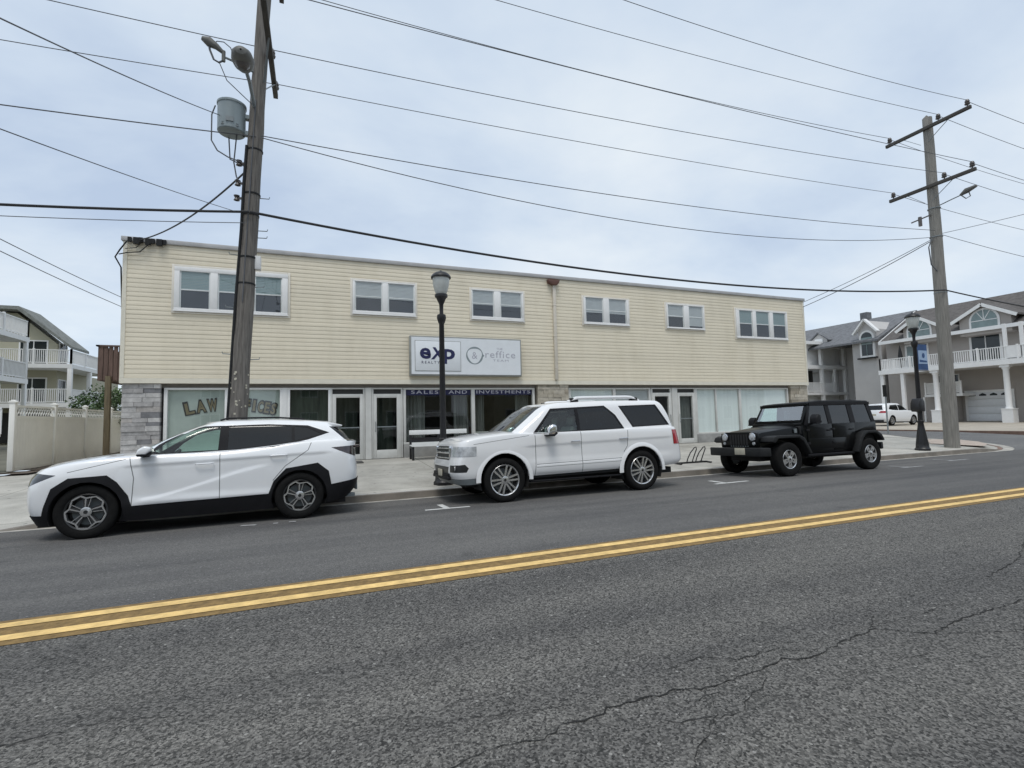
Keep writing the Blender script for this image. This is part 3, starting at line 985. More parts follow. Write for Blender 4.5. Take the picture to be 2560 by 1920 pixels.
# stone piers of stacked ledgestone
def pier(x0, x1, mats, seed):
    m = MB()
    rng = random.Random(seed)
    z = .2
    while z < 2.7:
        h = rng.choice((.1, .13, .16))
        h = min(h, 2.77 - z)
        x = x0
        while x < x1 - .02:
            w = rng.uniform(.22, .62)
            if x + w > x1 - .12:
                w = x1 - x
            m.m = rng.choice((0, 0, 1, 1, 2, 3))
            d = rng.uniform(0, .03)
            m.box(x + .004, x + w - .004, 16.995 + d, 17.3, z + .003, z + h - .003)
            x += w
        z += h
    m.m = 2
    m.box(x0 + .01, x1 - .01, 17.04, 17.42, .15, 2.77)
    rel(m).build('stone_pier', mats, B)


pier(-5.12, -4.2, M['stone'], 5)
pier(7.74, 9.04, M['stonew'], 9)
pier(20.87, 21.98, M['stonew'], 12)


# shop windows: frame with panes, blinds and lettering as sub-parts
def shop(frames, glassmat, sill, matf, knee=True, head=2.655):
    """frames: list of (x0, x1) panes; solid frame fills between first and last edge."""
    xa, xb = frames[0][0] - .09, frames[-1][1] + .09
    fr = MB()
    y0, y1 = 17.1, 17.24
    fr.box(xa, xb, y0, y1, sill - .07, sill)
    fr.box(xa, xb, y0, y1, head - .06, head)
    es = [xa] + [v for f in frames for v in f] + [xb]
    for i in range(0, len(es), 2):
        fr.box(es[i], es[i + 1], y0, y1, sill, head - .06)
    w = rel(fr).build('shop_window', matf, B, bevel=.006)
    for a, b in frames:
        p = MB()
        p.quad((a, 17.18, sill), (b, 17.18, sill), (b, 17.18, head - .06), (a, 17.18, head - .06))
        rel(p).build('pane', glassmat, w, fix=False)
    if knee:
        k = MB()
        k.box(xa, xb, 17.06, 17.3, .15, sill - .072)
        rel(k).build('knee_wall', M['knee'], B, bevel=.01)
    return w


def blinds(w, spans, z0, z1, mat, y=17.215, slat=.09):
    for a, b in spans:
        q = MB()
        n = max(1, int((b - a) / slat))
        for k in range(n):
            xa = a + (b - a) * k / n
            xb = a + (b - a) * (k + .97) / n
            q.quad((xa, y + .016, z0), (xb, y - .016, z0), (xb, y - .016, z1), (xa, y + .016, z1))
        rel(q).build('blind', mat, w, fix=False)


def flat(w, name, a, b, z0, z1, y, mat):
    q = MB()
    q.box(a, b, y, y + .006, z0, z1)
    return rel(q).build(name, mat, w)


w = shop([(-4.05, -2.59), (-2.51, -1.08)], M['glass'], .78, M['frame'])
flat(w, 'screen', -4.05, -2.58, .78, 2.6, 17.21, M['sheer'])
flat(w, 'screen', -2.52, -1.08, .78, 2.6, 17.21, M['sheer'])
le, lo_ = MB(), MB()
for word, xa, xb in (('LAW', -3.62, -2.77), ('OFFICES', -2.44, -1.22)):
    le, lo_ = MB(), MB()
    n = len(word)
    for i, ch in enumerate(word):
        wd_ = (xb - xa) / n
        x = xa + i * wd_
        xc = x + wd_ / 2
        dx = xc + 2.4
        zb_ = 1.98 - .11 * dx * dx
        rot = -.22 * dx * .9
        ww = wd_ * (.4 if ch == 'I' else .84)
        put_text(lo_, ch, xc - ww / 2 - .02, 17.196, zb_ - .035, ww + .055, .42, bold=.09, rot=rot)
        put_text(le, ch, xc - ww / 2 + .012, 17.19, zb_ + .005, ww * .94, .33, bold=.03, rot=rot)
    lo2 = rel(le).build('lettering', M['gold'], w, fix=False)
    rel(lo_).build('letter_outline', M['framedark'], w, fix=False)
w = shop([(-.79, .34)], M['glass_dim'], .78, M['frame'])
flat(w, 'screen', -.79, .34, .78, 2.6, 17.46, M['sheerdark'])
ps_ = MB()
ps_.box(-1.0, -.88, 17.08, 17.26, .3, 2.655)
rel(ps_).build('shopfront_post', M['frame'], B)

w = shop([(2.83, 5.16), (5.29, 7.56)], M['glass_dim'], .8, M['frame2'])
for a, b in ((2.83, 5.16), (5.29, 7.56)):
    flat(w, 'header_band', a, b, 2.4, 2.595, 17.168, M['navyband'])
for word, x_, w_, sp_ in (('SALES', 3.02, .95, 1.3), ('AND', 4.34, .68, 1.15), ('INVESTMENTS', 5.37, 2.12, 1.15)):
    lt_ = MB()
    put_text(lt_, word, x_, 17.166, 2.45, w_, .125, bold=.014, space=sp_)
    rel(lt_).build('lettering', M['letwhite'], w, fix=False)
for a, b in ((2.86, 3.55), (4.6, 5.14), (5.31, 5.75), (7.0, 7.54)):
    q = MB()
    n = 18
    vs = []
    for k in range(n + 1):
        x = a + (b - a) * k / n
        y = 17.5 + .035 * math.sin(k * 2.1) + .02 * math.sin(k * 3.7)
        vs += [(x, y, .82), (x, y, 2.5)]
    q.add(vs, [(2 * k, 2 * k + 2, 2 * k + 3, 2 * k + 1) for k in range(n)], True)
    rel(q).build('curtain', M['curtain'], w, fix=False)
flat(w, 'window_counter', 5.3, 7.55, .8, 1.08, 17.3, M['frame2'])

w = shop([(9.18, 11.1), (11.23, 12.84)], M['glass'], .72, M['frame2'])
blinds(w, [(9.18, 11.1)], .72, 2.6, M['vblind'])
blinds(w, [(11.23, 12.84)], .72, 2.6, M['blind'])
w = shop([(15.36, 16.38), (16.44, 17.74), (17.86, 20.72)], M['glass'], .72, M['frame2'])
blinds(w, [(15.36, 16.38), (16.44, 17.74), (17.86, 20.72)], .72, 2.6, M['vblind'])


# glazed doors
def shop_door(x0, x1, g0, g1, zb, zt, matf, hside, bar=True):
    d = MB()
    y0, y1 = 17.08, 17.2
    top = 2.45
    d.box(x0, g0, y0, y1, .3, top)
    d.box(g1, x1, y0, y1, .3, top)
    d.box(g0, g1, y0, y1, .3, zb)
    d.box(g0, g1, y0, y1, zt, top)
    d.box(x0 - .06, x1 + .06, y0 + .01, y1 + .05, 2.61, 2.655)
    d.box(x0 - .06, x0 - .003, y0 + .01, y1 + .05, .3, 2.61)
    d.box(x1 + .003, x1 + .06, y0 + .01, y1 + .05, .3, 2.61)
    w = rel(d).build('door', matf, B, bevel=.006)
    p = MB()
    p.quad((g0, 17.15, zb), (g1, 17.15, zb), (g1, 17.15, zt), (g0, 17.15, zt))
    rel(p).build('pane', M['glass_dim'], w, fix=False)
    p = MB()
    p.box(x0, x1, 17.16, 17.165, 2.455, 2.605)
    rel(p).build('transom', M['framedark'], w)
    h = MB()
    hx = g1 + .04 if hside > 0 else g0 - .04
    h.tube([(hx, 17.075, 1.2), (hx, 17.03, 1.22), (hx, 17.03, 1.5), (hx, 17.075, 1.52)], .012, 8)
    if bar:
        h.box(g0, g1, 17.1, 17.12, 1.33, 1.365)
    rel(h).build('handle', M['galv'], w)


shop_door(.47, 1.42, .58, 1.32, .47, 2.33, M['frame2'], -1)
shop_door(1.76, 2.66, 1.86, 2.52, .58, 2.32, M['frame2'], -1)
shop_door(13.02, 13.92, 13.12, 13.82, .5, 2.3, M['frame2'], 1)
shop_door(14.3, 15.2, 14.4, 15.08, .5, 2.3, M['frame2'], -1)
for a, b in ((1.49, 1.69), (13.99, 14.23)):
    ps_ = MB()
    ps_.box(a, b, 17.06, 17.3, .3, 2.655)
    rel(ps_).build('shopfront_post', M['frame2'], B)
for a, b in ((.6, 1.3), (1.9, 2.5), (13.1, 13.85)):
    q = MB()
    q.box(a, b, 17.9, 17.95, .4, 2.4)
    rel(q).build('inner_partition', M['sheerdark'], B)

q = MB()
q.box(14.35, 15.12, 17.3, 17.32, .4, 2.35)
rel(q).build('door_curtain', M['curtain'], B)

# ------------------------------------------------------------------ the sign on the wall
S_ = thing('wall_sign', 'white and grey sign panel with navy logo lettering mounted above the shop windows', 'sign', (4.96, 16.96, 3.05))
SL = Vector(S_.location)
m = MB()
m.box(2.92, 7.0, 16.76, 16.955, 3.05, 4.42)
rel(m, SL).build('cabinet', M['signframe'], S_, bevel=.012)
m = MB()
m.box(2.97, 6.95, 16.745, 16.758, 3.1, 4.37)
rel(m, SL).build('face', M['signface'], S_)
m = MB()
m.box(3.1, 4.68, 16.728, 16.743, 3.22, 4.24)
o = rel(m, SL).build('logo_panel', M['signface'], S_, bevel=.006)
m = MB()
for a in ((3.085, 3.1, 3.205, 4.255), (4.68, 4.695, 3.205, 4.255)):
    m.box(a[0], a[1], 16.735, 16.744, a[2], a[3])
m.box(3.1, 4.68, 16.735, 16.744, 3.205, 3.22)
m.box(3.1, 4.68, 16.735, 16.744, 4.24, 4.255)
rel(m, SL).build('logo_border', M['signframe'], S_)
m = MB()
put_text(m, 'e', 3.25, 16.722, 3.62, .38, .38, bold=.03)
put_text(m, 'X', 3.63, 16.7215, 3.61, .47, .42, bold=.035, shear=.12)
put_text(m, 'p', 4.06, 16.722, 3.46, .42, .52, bold=.03)
rel(m, SL).build('lettering', M['navy'], S_, fix=False)
m = MB()
put_text(m, 'REALTY', 3.31, 16.722, 3.46, .62, .09, bold=.0, space=1.5)
rel(m, SL).build('lettering', M['navy'], S_, fix=False)
m = MB()
n = 40
for k in range(n):
    a0, a1 = 2 * PI * k / n, 2 * PI * (k + 1) / n
    rr = lambda a: .315 + (.05 if abs(a) < .12 or abs(a - 2 * PI) < .12 else 0)
    m.add([(5.2 + (.265 + .02 * math.sin(3 * a)) * math.cos(a), 16.742, 3.78 + (.265 + .02 * math.sin(3 * a)) * math.sin(a)) if i < 2 else
           (5.2 + rr(a) * math.cos(a), 16.742, 3.78 + rr(a) * math.sin(a)) for i, a in ((0, a0), (1, a1), (2, a1), (3, a0))], [(0, 1, 2, 3)])
rel(m, SL).build('ring_emblem', M['ringgrey'], S_, fix=False)
m = MB()
put_text(m, 'THE', 6.02, 16.742, 4.0, .24, .075)
put_text(m, 'reffice', 5.6, 16.742, 3.71, 1.15, .25, space=1.12)
put_text(m, 'TEAM', 5.88, 16.742, 3.58, .6, .075, space=1.2)
put_text(m, '&', 5.1, 16.742, 3.66, .2, .24)
rel(m, SL).build('pale_lettering', M['letgrey'], S_, fix=False)

# ================================================================== street furniture
# bench against the shop front
bn = thing('park_bench', 'black framed bench with white slats under the navy banded shop window', 'bench', (3.8, 16.3, zwalk(16.3)))
for s in (-.93, .0, .93):
    m = MB()
    m.box(s - .035, s + .035, .18, .24, 0, .95)
    m.box(s - .035, s + .035, -.28, -.22, 0, .43)
    m.box(s - .033, s + .033, -.28, .2, .36, .43)
    m.build('leg', M['black'], bn, bevel=.008)
m = MB()
m.box(-.98, .98, .165, .178, .80, .95)
m.build('backrest', M['benchwhite'], bn, bevel=.01)
m = MB()
m.box(-.98, .98, -.3, -.03, .435, .475)
m.box(-.98, .98, -.02, .15, .435, .475)
m.build('seat', M['benchwhite'], bn, bevel=.01)
m = MB()
m.box(-.98, .98, -.312, -.301, .43, .57)
m.build('seat_edge', M['benchwhite'], bn)
m = MB()
m.box(-.9, .9, .185, .235, .5, .7)
m.build('back_rail', M['black'], bn)

mt = MB()
mt.box(.2, 1.35, 16.05, 16.75, zwalk(16.4) - .005, zwalk(16.4) + .022)
tag(mt.build('door_mat', M['mat'], bevel=.006), 'dark grey mat on the pavement before the left glazed door', 'door mat')

# bicycle rack: a base plate with leaning loops
br = thing('bike_rack', 'black bike rack with two curved loops on a flat base beside the black off-roader', 'bike rack', (10.25, 11.75, zwalk(11.75)))
m = MB()
m.box(-.85, .75, -.06, .06, 0, .06)
m.box(-.85, -.75, -.3, .3, 0, .05)
m.box(.65, .75, -.3, .3, 0, .05)
m.build('base', M['black'], br, bevel=.006)
for s in (-.15, .3):
    m = MB()
    m.tube([(s - .12, 0, .05), (s - .06, 0, .2), (s + .08, 0, .42), (s + .3, 0, .62), (s + .38, 0, .64), (s + .4, 0, .55), (s + .3, 0, .36), (s + .2, 0, .16), (s + .16, 0, .05)], .022, 8)
    m.build('loop', M['black'], br)


br.scale = (.72, .72, .72)


# street lamps
def street_lamp(label, x, y, z0, top, boxz=None, boxdx=0.0):
    t = thing('street_lamp', label, 'street lamp', (x, y, z0), 0, 'black lamp posts along the pavement')
    k = top - z0            # total height incl. finial
    m = MB()
    m.lathe([(.235, 0), (.235, .06), (.2, .1), (.19, .22), (.15, .5), (.105, .8), (.085, .95), (.1, .98), (.1, 1.03), (.07, 1.06)], n=8, smooth=False)
    m.build('base', M['black'], t)
    m = MB()
    m.lathe([(.075, 1.04), (.058, k - 1.2), (.07, k - 1.18), (.07, k - 1.12), (.05, k - 1.1)], n=16)
    m.build('post', M['black'], t, angle=60)
    m = MB()
    m.lathe([(.05, k - 1.1), (.045, k - .98), (.05, k - .82), (.085, k - .74), (.12, k - .66), (.15, k - .64), (.15, k - .585), (.12, k - .58)], n=16)
    m.build('collar', M['black'], t)
    m = MB()
    m.lathe([(.115, k - .582), (.15, k - .5), (.185, k - .36), (.2, k - .22), (.195, k - .17)], n=20)
    m.build('globe', M['lampglass'], t)
    m = MB()
    m.lathe([(.23, k - .2), (.235, k - .17), (.2, k - .11), (.13, k - .065), (.05, k - .05), (.03, k - .04), (.035, k - .025), (.012, k - .01), (0, k)], n=20)
    m.build('cap', M['black'], t)
    if boxz:
        m = MB()
        m.prism([(-.17, 0), (.14, 0), (.14, .36), (.05, .47), (-.1, .47), (-.2, .3), (-.22, .1)], 'y', -.14, .14)
        m.v = [(a + boxdx, b, c + boxz) for a, b, c in m.v]
        m.build('control_box', M['black'], t, bevel=.03)
    m = MB()
    m.lathe([(.06, k - 1.0 - .06), (.1, k - 1.06), (.11, k - 1.14), (.08, k - 1.24), (.058, k - 1.28)], n=12)
    m.build('photocell_housing', M['black'], t)
    return t


street_lamp('black lamp post with white globe standing before the wall sign', 2.69, 11.2, zwalk(11.2), 5.03)
l2 = street_lamp('black lamp post holding a blue banner beside the far utility pole', 19.75, 11.05, zwalk(11.05), 4.97, 1.35, -.06)
bnr = MB()
bnr.box(19.86, 20.42, 11.045, 11.055, 2.9, 3.82)
ban = bnr.build('street_banner', M['banner'])
tag(ban, 'blue cloth banner with pale middle hung from the right lamp post', 'banner')
ban['group'] = 'street banners'
m = MB()
m.box(19.9, 20.4, 11.038, 11.043, 3.12, 3.6)
m.build('pale_field', M['bannerpale'], ban)
m = MB()
m.add([(20.18 + .08 * math.cos(a), 11.034, 3.42 + .09 * math.sin(a)) for a in [k * PI / 8 for k in range(16)]], [tuple(range(16))])
m.add([(19.95, 11.034, 3.18), (20.36, 11.034, 3.18), (20.36, 11.034, 3.23), (19.95, 11.034, 3.27)], [(0, 1, 2, 3)])
m.build('emblem', M['banner'], ban, fix=False)
for z in (3.84, 2.88):
    m = MB()
    m.tube([(19.8, 11.05, z), (20.44, 11.05, z)], .013, 6)
    m.build('rod', M['black'], ban)

sg = thing('sign_post', 'thin grey sign post at the pavement edge behind the right lamp post', 'sign post', (27.0, 16.6, zwalk(16.6)))
m = MB()
m.tube([(0, 0, 0), (0, 0, 2.5)], .035, 8)
m.build('post', M['galv'], sg)
m = MB()
m.box(-.02, .0, -.25, .25, 1.9, 2.5)
m.v = [(a * 1 - .03, b * .35, c) for a, b, c in m.v]
m.build('sign_plate', M['greytrim'], sg)


# utility poles ------------------------------------------------------
def insulator(m, x, y, z, s=1.0):
    m.lathe([(.02 * s, 0), (.025 * s, .06 * s), (.075 * s, .07 * s), (.085 * s, .1 * s), (.05 * s, .13 * s), (.075 * s, .16 * s), (.07 * s, .2 * s), (.045 * s, .25 * s), (0, .26 * s)], (x, y, z), n=10)


def crossarm(t, x, y0, y1, z, pins, braces=True, yp=0.0):
    m = MB()
    m.box(x - .05, x + .05, y0, y1, z - .06, z + .06)
    a = m.build('crossarm', M['wood_arm'], t, bevel=.008)
    for y in pins:
        q = MB()
        insulator(q, x, y, z + .06)
        q.build('insulator', M['porcelain'], a)
    if braces:
        q = MB()
        for s in (-1, 1):
            q.bar((x + .02, yp + s * .75, z - .05), (x - .12, yp + s * .12, z - .62), .035, .012)
        q.build('brace', M['galv'], a)
    return a


# near pole leans to the right
P1 = thing('utility_pole', 'leaning dark wooden utility pole carrying a grey transformer', 'utility pole', (-1.56, 11.3, zwalk(11.3)), 0, 'wooden utility poles')
pl = lambda z: (z - .1) * .0455      # x of the axis at world height z, from the foot
z0 = P1.location.z
pts, rs = [], []
for i in range(26):
    z = -.3 + i * .5
    pts.append((pl(z) + .006 * math.sin(i * 1.7), .006 * math.cos(i * 2.3), z - z0 if i else -.4))
    rs.append(.195 - .0062 * z + .003 * math.sin(i * 2.9))
m = MB()
m.tube(pts, rs, 18)
m.build('pole', M['wood_pole'], P1, angle=50)
zr = lambda z: z - z0
for (za, y0, y1) in ((9.35, -1.7, 1.3), (11.8, -1.7, 1.3)):
    crossarm(P1, pl(za) + .2, y0, y1, zr(za), [-1.6, -.2 if za > 10 else .05, 1.2] if za > 10 else [-1.55, .1, 1.2], True, 0)
# transformer can hung on the left
m = MB()
tx_ = pl(7.8) - .455
m.lathe([(0, 7.46), (.245, 7.46), (.26, 7.475), (.26, 8.02), (.275, 8.03), (.275, 8.07), (.2, 8.12), (.06, 8.15), (0, 8.15)], (tx_, 0, -z0 + .1), n=24)
tf = m.build('transformer', M['transf'], P1)
for z in (7.6, 7.95):
    m = MB()
    m.box(tx_ + .2, pl(z) - .1, -.06, .06, zr(z) - .04, zr(z) + .04)
    m.build('hanger_bracket', M['transf'], tf)
m = MB()
insulator(m, tx_ + .14, .12, zr(8.1), .6)
m.build('bushing', M['porcelain'], tf)
m = MB()
for k in range(3):
    m.lathe([(.03, 0), (.045, .02), (.03, .04), (.04, .06), (0, .07)], (tx_ - .12 + .12 * k, -.2, zr(7.6)), axis='z', n=8)
m.box(tx_ - .07, tx_ + .07, -.275, -.262, zr(7.68), zr(7.78))
m.build('terminal', M['galv'], tf)
m = MB()
m.tube([(tx_ - .3, 0, zr(8.1)), (tx_ - .36, 0, zr(7.9)), (tx_ - .36, 0, zr(7.35)), (tx_ - .25, 0, zr(7.15)), (tx_ - .05, -.05, zr(7.02)), (pl(6.95) - .22, -.05, zr(6.95))], .014, 6)
m.tube([(tx_ + .1, 0, zr(7.62)), (tx_ + .05, 0, zr(6.95)), (tx_ + .1, 0, zr(6.65)), (pl(6.5) - .22, -.05, zr(6.5))], .014, 6)
m.tube([(tx_ - .08, .2, zr(7.62)), (tx_ - .05, .2, zr(7.1)), (pl(6.95) - .2, .1, zr(6.95))], .014, 6)
m.build('lead_wire', M['wire'], tf)
# spool rack with insulators on the left of the pole
m = MB()
for z in (6.95, 6.52, 6.2):
    m.box(pl(z) - .3, pl(z) - .14, -.02, .02, zr(z) - .02, zr(z) + .02)
    m.lathe([(.03, -.06), (.06, -.05), (.035, 0), (.06, .05), (.03, .06)], (pl(z) - .27, 0, zr(z)), n=10)
m.build('spool_rack', M['porcelain'], P1)
m = MB()
m.tube([(pl(9.0) - .1, -.05, zr(8.95)), (pl(9.0) - .4, -.3, zr(8.92)), (pl(9) - .62, -.35, zr(8.95))], .022, 8)
fl = m.build('lamp_arm', M['galv'], P1)
fx, fz = pl(9) - .62, 8.93
m = MB()
m.tube([(fx, -.35, zr(fz - .08)), (fx, -.35, zr(fz + .14))], .035, 10)
m.tube([(fx, -.35, zr(fz + .1)), (fx - .12, -.35, zr(fz + .2)), (fx - .26, -.35, zr(fz + .27)), (fx - .38, -.36, zr(fz + .31))], [.035, .06, .095, .04], 10)
m.build('floodlight', M['lamphead'], fl)
m = MB()
m.tube([(fx + .22, -.3, zr(fz)), (fx + .12, -.34, zr(fz + .25)), (fx + .0, -.34, zr(fz + .34)), (fx - .12, -.35, zr(fz + .32)), (fx - .18, -.35, zr(fz + .24))], .01, 6)
m.tube([(fx - .0, -.35, zr(fz - .06)), (fx - .08, -.35, zr(fz - .12)), (fx - .17, -.35, zr(fz - .08)), (fx - .24, -.35, zr(fz + .1)), (fx - .26, -.35, zr(fz + .22))], .02, 6)
m.tube([(fx - .08, -.35, zr(fz - .1)), (fx + .05, -.25, zr(fz - .4)), (fx + .5, -.15, zr(fz - .75))], .009, 6)
m.build('loop_wire', M['wire'], fl)
# roadway luminaire seen end on from below, its arm reaching out over the road
m = MB()
m.tube([(pl(8.4) - .05, -.12, zr(8.15)), (pl(8.4) - .1, -.5, zr(8.42)), (pl(8.4) - .14, -.85, zr(8.48))], .035, 8)
rl = m.build('lamp_arm', M['galv'], P1)
m = MB()
n = 16
vs, fs = [], []
cx_, cy_, cz_ = pl(8.4) - .15, -1.1, zr(8.46)
prof = [(-.30, .02), (-.28, .1), (-.18, .17), (0, .2), (.16, .17), (.28, .1), (.33, .04)]
for (yy, r_) in prof:
    for k in range(n):
        a = 2 * PI * k / n
        vs.append((cx_ + r_ * math.cos(a), cy_ + yy, cz_ + r_ * .8 * math.sin(a)))
for i in range(len(prof) - 1):
    for k in range(n):
        fs.append((i * n + k, i * n + (k + 1) % n, (i + 1) * n + (k + 1) % n, (i + 1) * n + k))
m.add(vs, fs, True)
hd = m.build('lamp_head', M['lamphead'], rl)
m = MB()
m.lathe([(.0, -.2), (.08, -.185), (.13, -.13), (.14, -.09)], (cx_, cy_ - .04, cz_), n=14)
m.build('lens', M['porcelain'], hd)
# hardware, tags and steps
for z, d in ((7.25, .168), (6.3, .172), (5.85, .175), (4.95, .18), (4.4, .183)):
    m = MB()
    m.lathe([(d - .022, -.02), (d - .004, -.015), (d - .004, .015), (d - .022, .02)], (pl(z), 0, zr(z)), n=18)
    m.build('band', M['greytrim'], P1)
m = MB()
m.tube([(pl(z) - .15 + .01 * (z % 2), -.11, zr(z)) for z in (.2, 2, 4, 5.5, 6.5, 7.3)], .028, 8)
m.build('conduit', M['greytrim'], P1)
m = MB()
m.tube([(pl(z) - .02, -.2 + .006 * z, zr(z)) for z in (4.0, 5.5, 7, 8.3)], .012, 6)
m.build('ground_wire', M['wire'], P1)
for z, s in ((3.9, -1), (2.85, 1), (2.95, -1), (4.35, 1), (5.4, 1), (5.55, 1), (6.25, 1), (5.0, -1)):
    m = MB()
    m.tube([(pl(z) + s * .15, 0, zr(z)), (pl(z) + s * .33, 0, zr(z) + .01), (pl(z) + s * .34, 0, zr(z) + .05)], .009, 6)
    m.build('step', M['galv'], P1)
m = MB()
m.box(pl(4.9) + .14, pl(4.9) + .25, -.08, .08, zr(4.72), zr(5.0))
m.build('junction_box', M['vinylw'], P1, bevel=.01)
m = MB()
rng = random.Random(2)
for k in range(26):
    a = rng.uniform(-2.6, -.5)
    z = rng.uniform(1.2, 2.6)
    d = .188
    c = Vector((pl(z) + d * math.cos(a), d * math.sin(a), zr(z)))
    s = rng.uniform(.008, .022)
    tn = Vector((-math.sin(a), math.cos(a), 0)) * s
    m.add([c - tn - Vector((0, 0, s)), c + tn - Vector((0, 0, s)), c + tn + Vector((0, 0, s)), c - tn + Vector((0, 0, s))], [(0, 1, 2, 3)])
m.build('notice_scrap', M['plate'], P1, fix=False)

# far pole
P2 = thing('utility_pole', 'tall pale wooden utility pole with two crossarms at the street corner', 'utility pole', (21.75, 11.2, zwalk(11.2)), 0, 'wooden utility poles')
z0 = P2.location.z
pl2 = lambda z: .012 * (z - .1)
m = MB()
pts, rs = [], []
for i in range(27):
    z = -.3 + i * .5
    if z > 12.7:
        break
    pts.append((pl2(z), .005 * math.sin(i), z - z0))
    rs.append(.235 - .0065 * z)
pts.append((pl2(12.7), 0, 12.7 - z0))
rs.append(.12)
m.tube(pts, rs, 18)
m.build('pole', M['wood_pole2'], P2, angle=50)
zr = lambda z: z - z0
crossarm(P2, pl2(12.3) - .19, -1.45, 1.4, zr(12.25), [-1.35, -.45, 1.25], True, 0)
crossarm(P2, pl2(10) - .2, -1.45, 1.4, zr(9.95), [-1.35, -.5, 1.25], True, 0)
m = MB()
m.tube([(.12, -.05, zr(9.15)), (.25, -.5, zr(9.28)), (.28, -.8, zr(9.33))], .02, 8)
fl = m.build('lamp_arm', M['galv'], P2)
m = MB()
m.tube([(.28, -.76, zr(9.33)), (.29, -.95, zr(9.42)), (.3, -1.25, zr(9.48))], [.04, .1, .05], 10)
m.tube([(.28, -.8, zr(9.3)), (.28, -.92, zr(9.14)), (.29, -1.05, zr(9.18)), (.29, -1.02, zr(9.34))], .018, 6)
m.build('floodlight', M['lamphead'], fl)
m = MB()
m.bar((-.1, 0, zr(8.85)), (-.35, .55, zr(8.7)), .04, .04)
m.tube([(-.25, .3, zr(8.85)), (-.25, .3, zr(8.5))], .06, 10)
m.build('cutout_fuse', M['porcelain'], P2)
m = MB()
for z in (8.1, 7.75, 7.35, 7.0):
    m.box(.12, .28, -.02, .02, zr(z) - .02, zr(z) + .02)
    m.lathe([(.03, -.06), (.06, -.05), (.035, 0), (.06, .05), (.03, .06)], (.27, 0, zr(z)), n=10)
m.build('spool_rack', M['porcelain'], P2)
m = MB()
m.tube([(-.2, 0, zr(7.9)), (-.42, 0, zr(7.55)), (-.35, 0, zr(6.9)), (-.12, -.05, zr(6.65))], .02, 6)
m.tube([(.2, 0, zr(6.9)), (.42, 0, zr(6.75)), (.4, 0, zr(6.5)), (.2, 0, zr(6.45))], .02, 6)
m.build('drip_loop', M['wire'], P2)
for z in (8.0, 5.85, 9.1):
    m = MB()
    m.lathe([(.18, -.02), (.205, -.015), (.205, .015), (.18, .02)], (pl2(z), 0, zr(z)), n=18)
    m.build('band', M['galv'], P2)

# overhead lines ------------------------------------------------------
WG = 'overhead lines'


def wire(label, a, b, sag, r=.009, mat='wire', name='overhead_wire'):
    a, b = Vector(a), Vector(b)
    n = 36
    pts = []
    for i in range(n + 1):
        t = i / n
        q = a.lerp(b, t)
        q.z -= 4 * sag * t * (1 - t)
        pts.append(q)
    m = MB()
    m.tube(pts, r * (.8 if mat == 'wire' else .88), 6)
    return tag(m.build(name, M[mat], fix=False), label, 'overhead wire', WG)


xl, xr_ = -.85, 21.72
wire('overhead wire ending at the far insulator of the upper far crossarm', (xl, 12.5, 12.05), (xr_, 12.45, 12.55), .27, .012)
wire('overhead wire ending at the near tip of the lower far crossarm', (xl, 9.75, 9.65), (xr_, 9.85, 10.25), .14, .012)
wire('overhead wire ending at the middle insulator of the upper far crossarm', (xl, 11.1, 12.05), (xr_, 10.75, 12.55), .2, .011)
wire('topmost overhead wire ending at the near tip of the upper far crossarm', (xl, 9.7, 12.05), (xr_, 9.85, 12.55), .42, .011)
wire('overhead wire ending at the middle insulator of the lower far crossarm', (xl, 11.4, 9.65), (xr_, 10.7, 10.25), .2, .011)
wire('overhead wire ending at the far tip of the lower far crossarm', (xl, 12.5, 9.6), (xr_, 12.45, 10.25), .14, .011)
wire('thin service line ending just above the lowest sagging wire on the far pole', (-1.1, 11.12, 7.52), (21.6, 11.1, 8.2), .3, .012)
wire('sagging service line meeting the far pole below its spool rack', (-1.1, 11.12, 7.48), (21.6, 11.05, 7.93), .86, .012)
wire('thick black telephone cable strung across the front of the cream facade', (-1.28, 11.08, 5.85), (21.72, 10.98, 5.9), .58, .03, 'cable', 'telephone_cable')
wire('overhead wire running left from the crossarm past the floodlight', (xl, 12.5, 9.6), (-27, 12.4, 9.65), .42, .011)
wire('service line running left from beside the grey transformer', (-1.2, 11.15, 7.5), (-27, 11.2, 8.0), .5, .014)
wire('thick black telephone cable running left from the leaning pole', (-1.3, 11.08, 5.85), (-27, 11.1, 6.2), .85, .028, 'cable', 'telephone_cable')
wire('thin cable just below the thick one on the left', (-1.36, 11.1, 5.62), (-27, 11.1, 6.0), .8, .009)
wire('overhead wire leaving the top of the leaning pole to the left', (xl, 11.4, 9.65), (-27, 11.4, 10.6), .3, .011)
wire('line slanting up leftwards from below the transformer', (-1.5, 11.2, 5.86), (-4.1, 1.0, 3.2), .1, .008)
wire('heavier line slanting up leftwards from the transformer', (-1.85, 11.2, 7.85), (-3.75, 2.2, 4.05), .12, .011)
wire('service drop from the leaning pole to the roof corner', (-1.35, 11.3, 6.85), (-4.75, 16.85, 6.9), .25, .022, 'cable', 'service_drop')
wire('upper line reaching the left wall of the cream building', (-5.2, 17.2, 5.25), (-6.1, 5.0, 5.27), .12, .011)
wire('lower line reaching the left wall of the cream building', (-5.2, 17.2, 4.98), (-6.1, 5.0, 5.1), .12, .011)
wire('upper service line from the far pole to the right flank', (21.6, 11.2, 7.9), (22.06, 17.6, 6.75), .1, .014)
wire('lower service line from the far pole to the right flank', (21.6, 11.2, 7.85), (22.06, 18.4, 6.4), .16, .018)
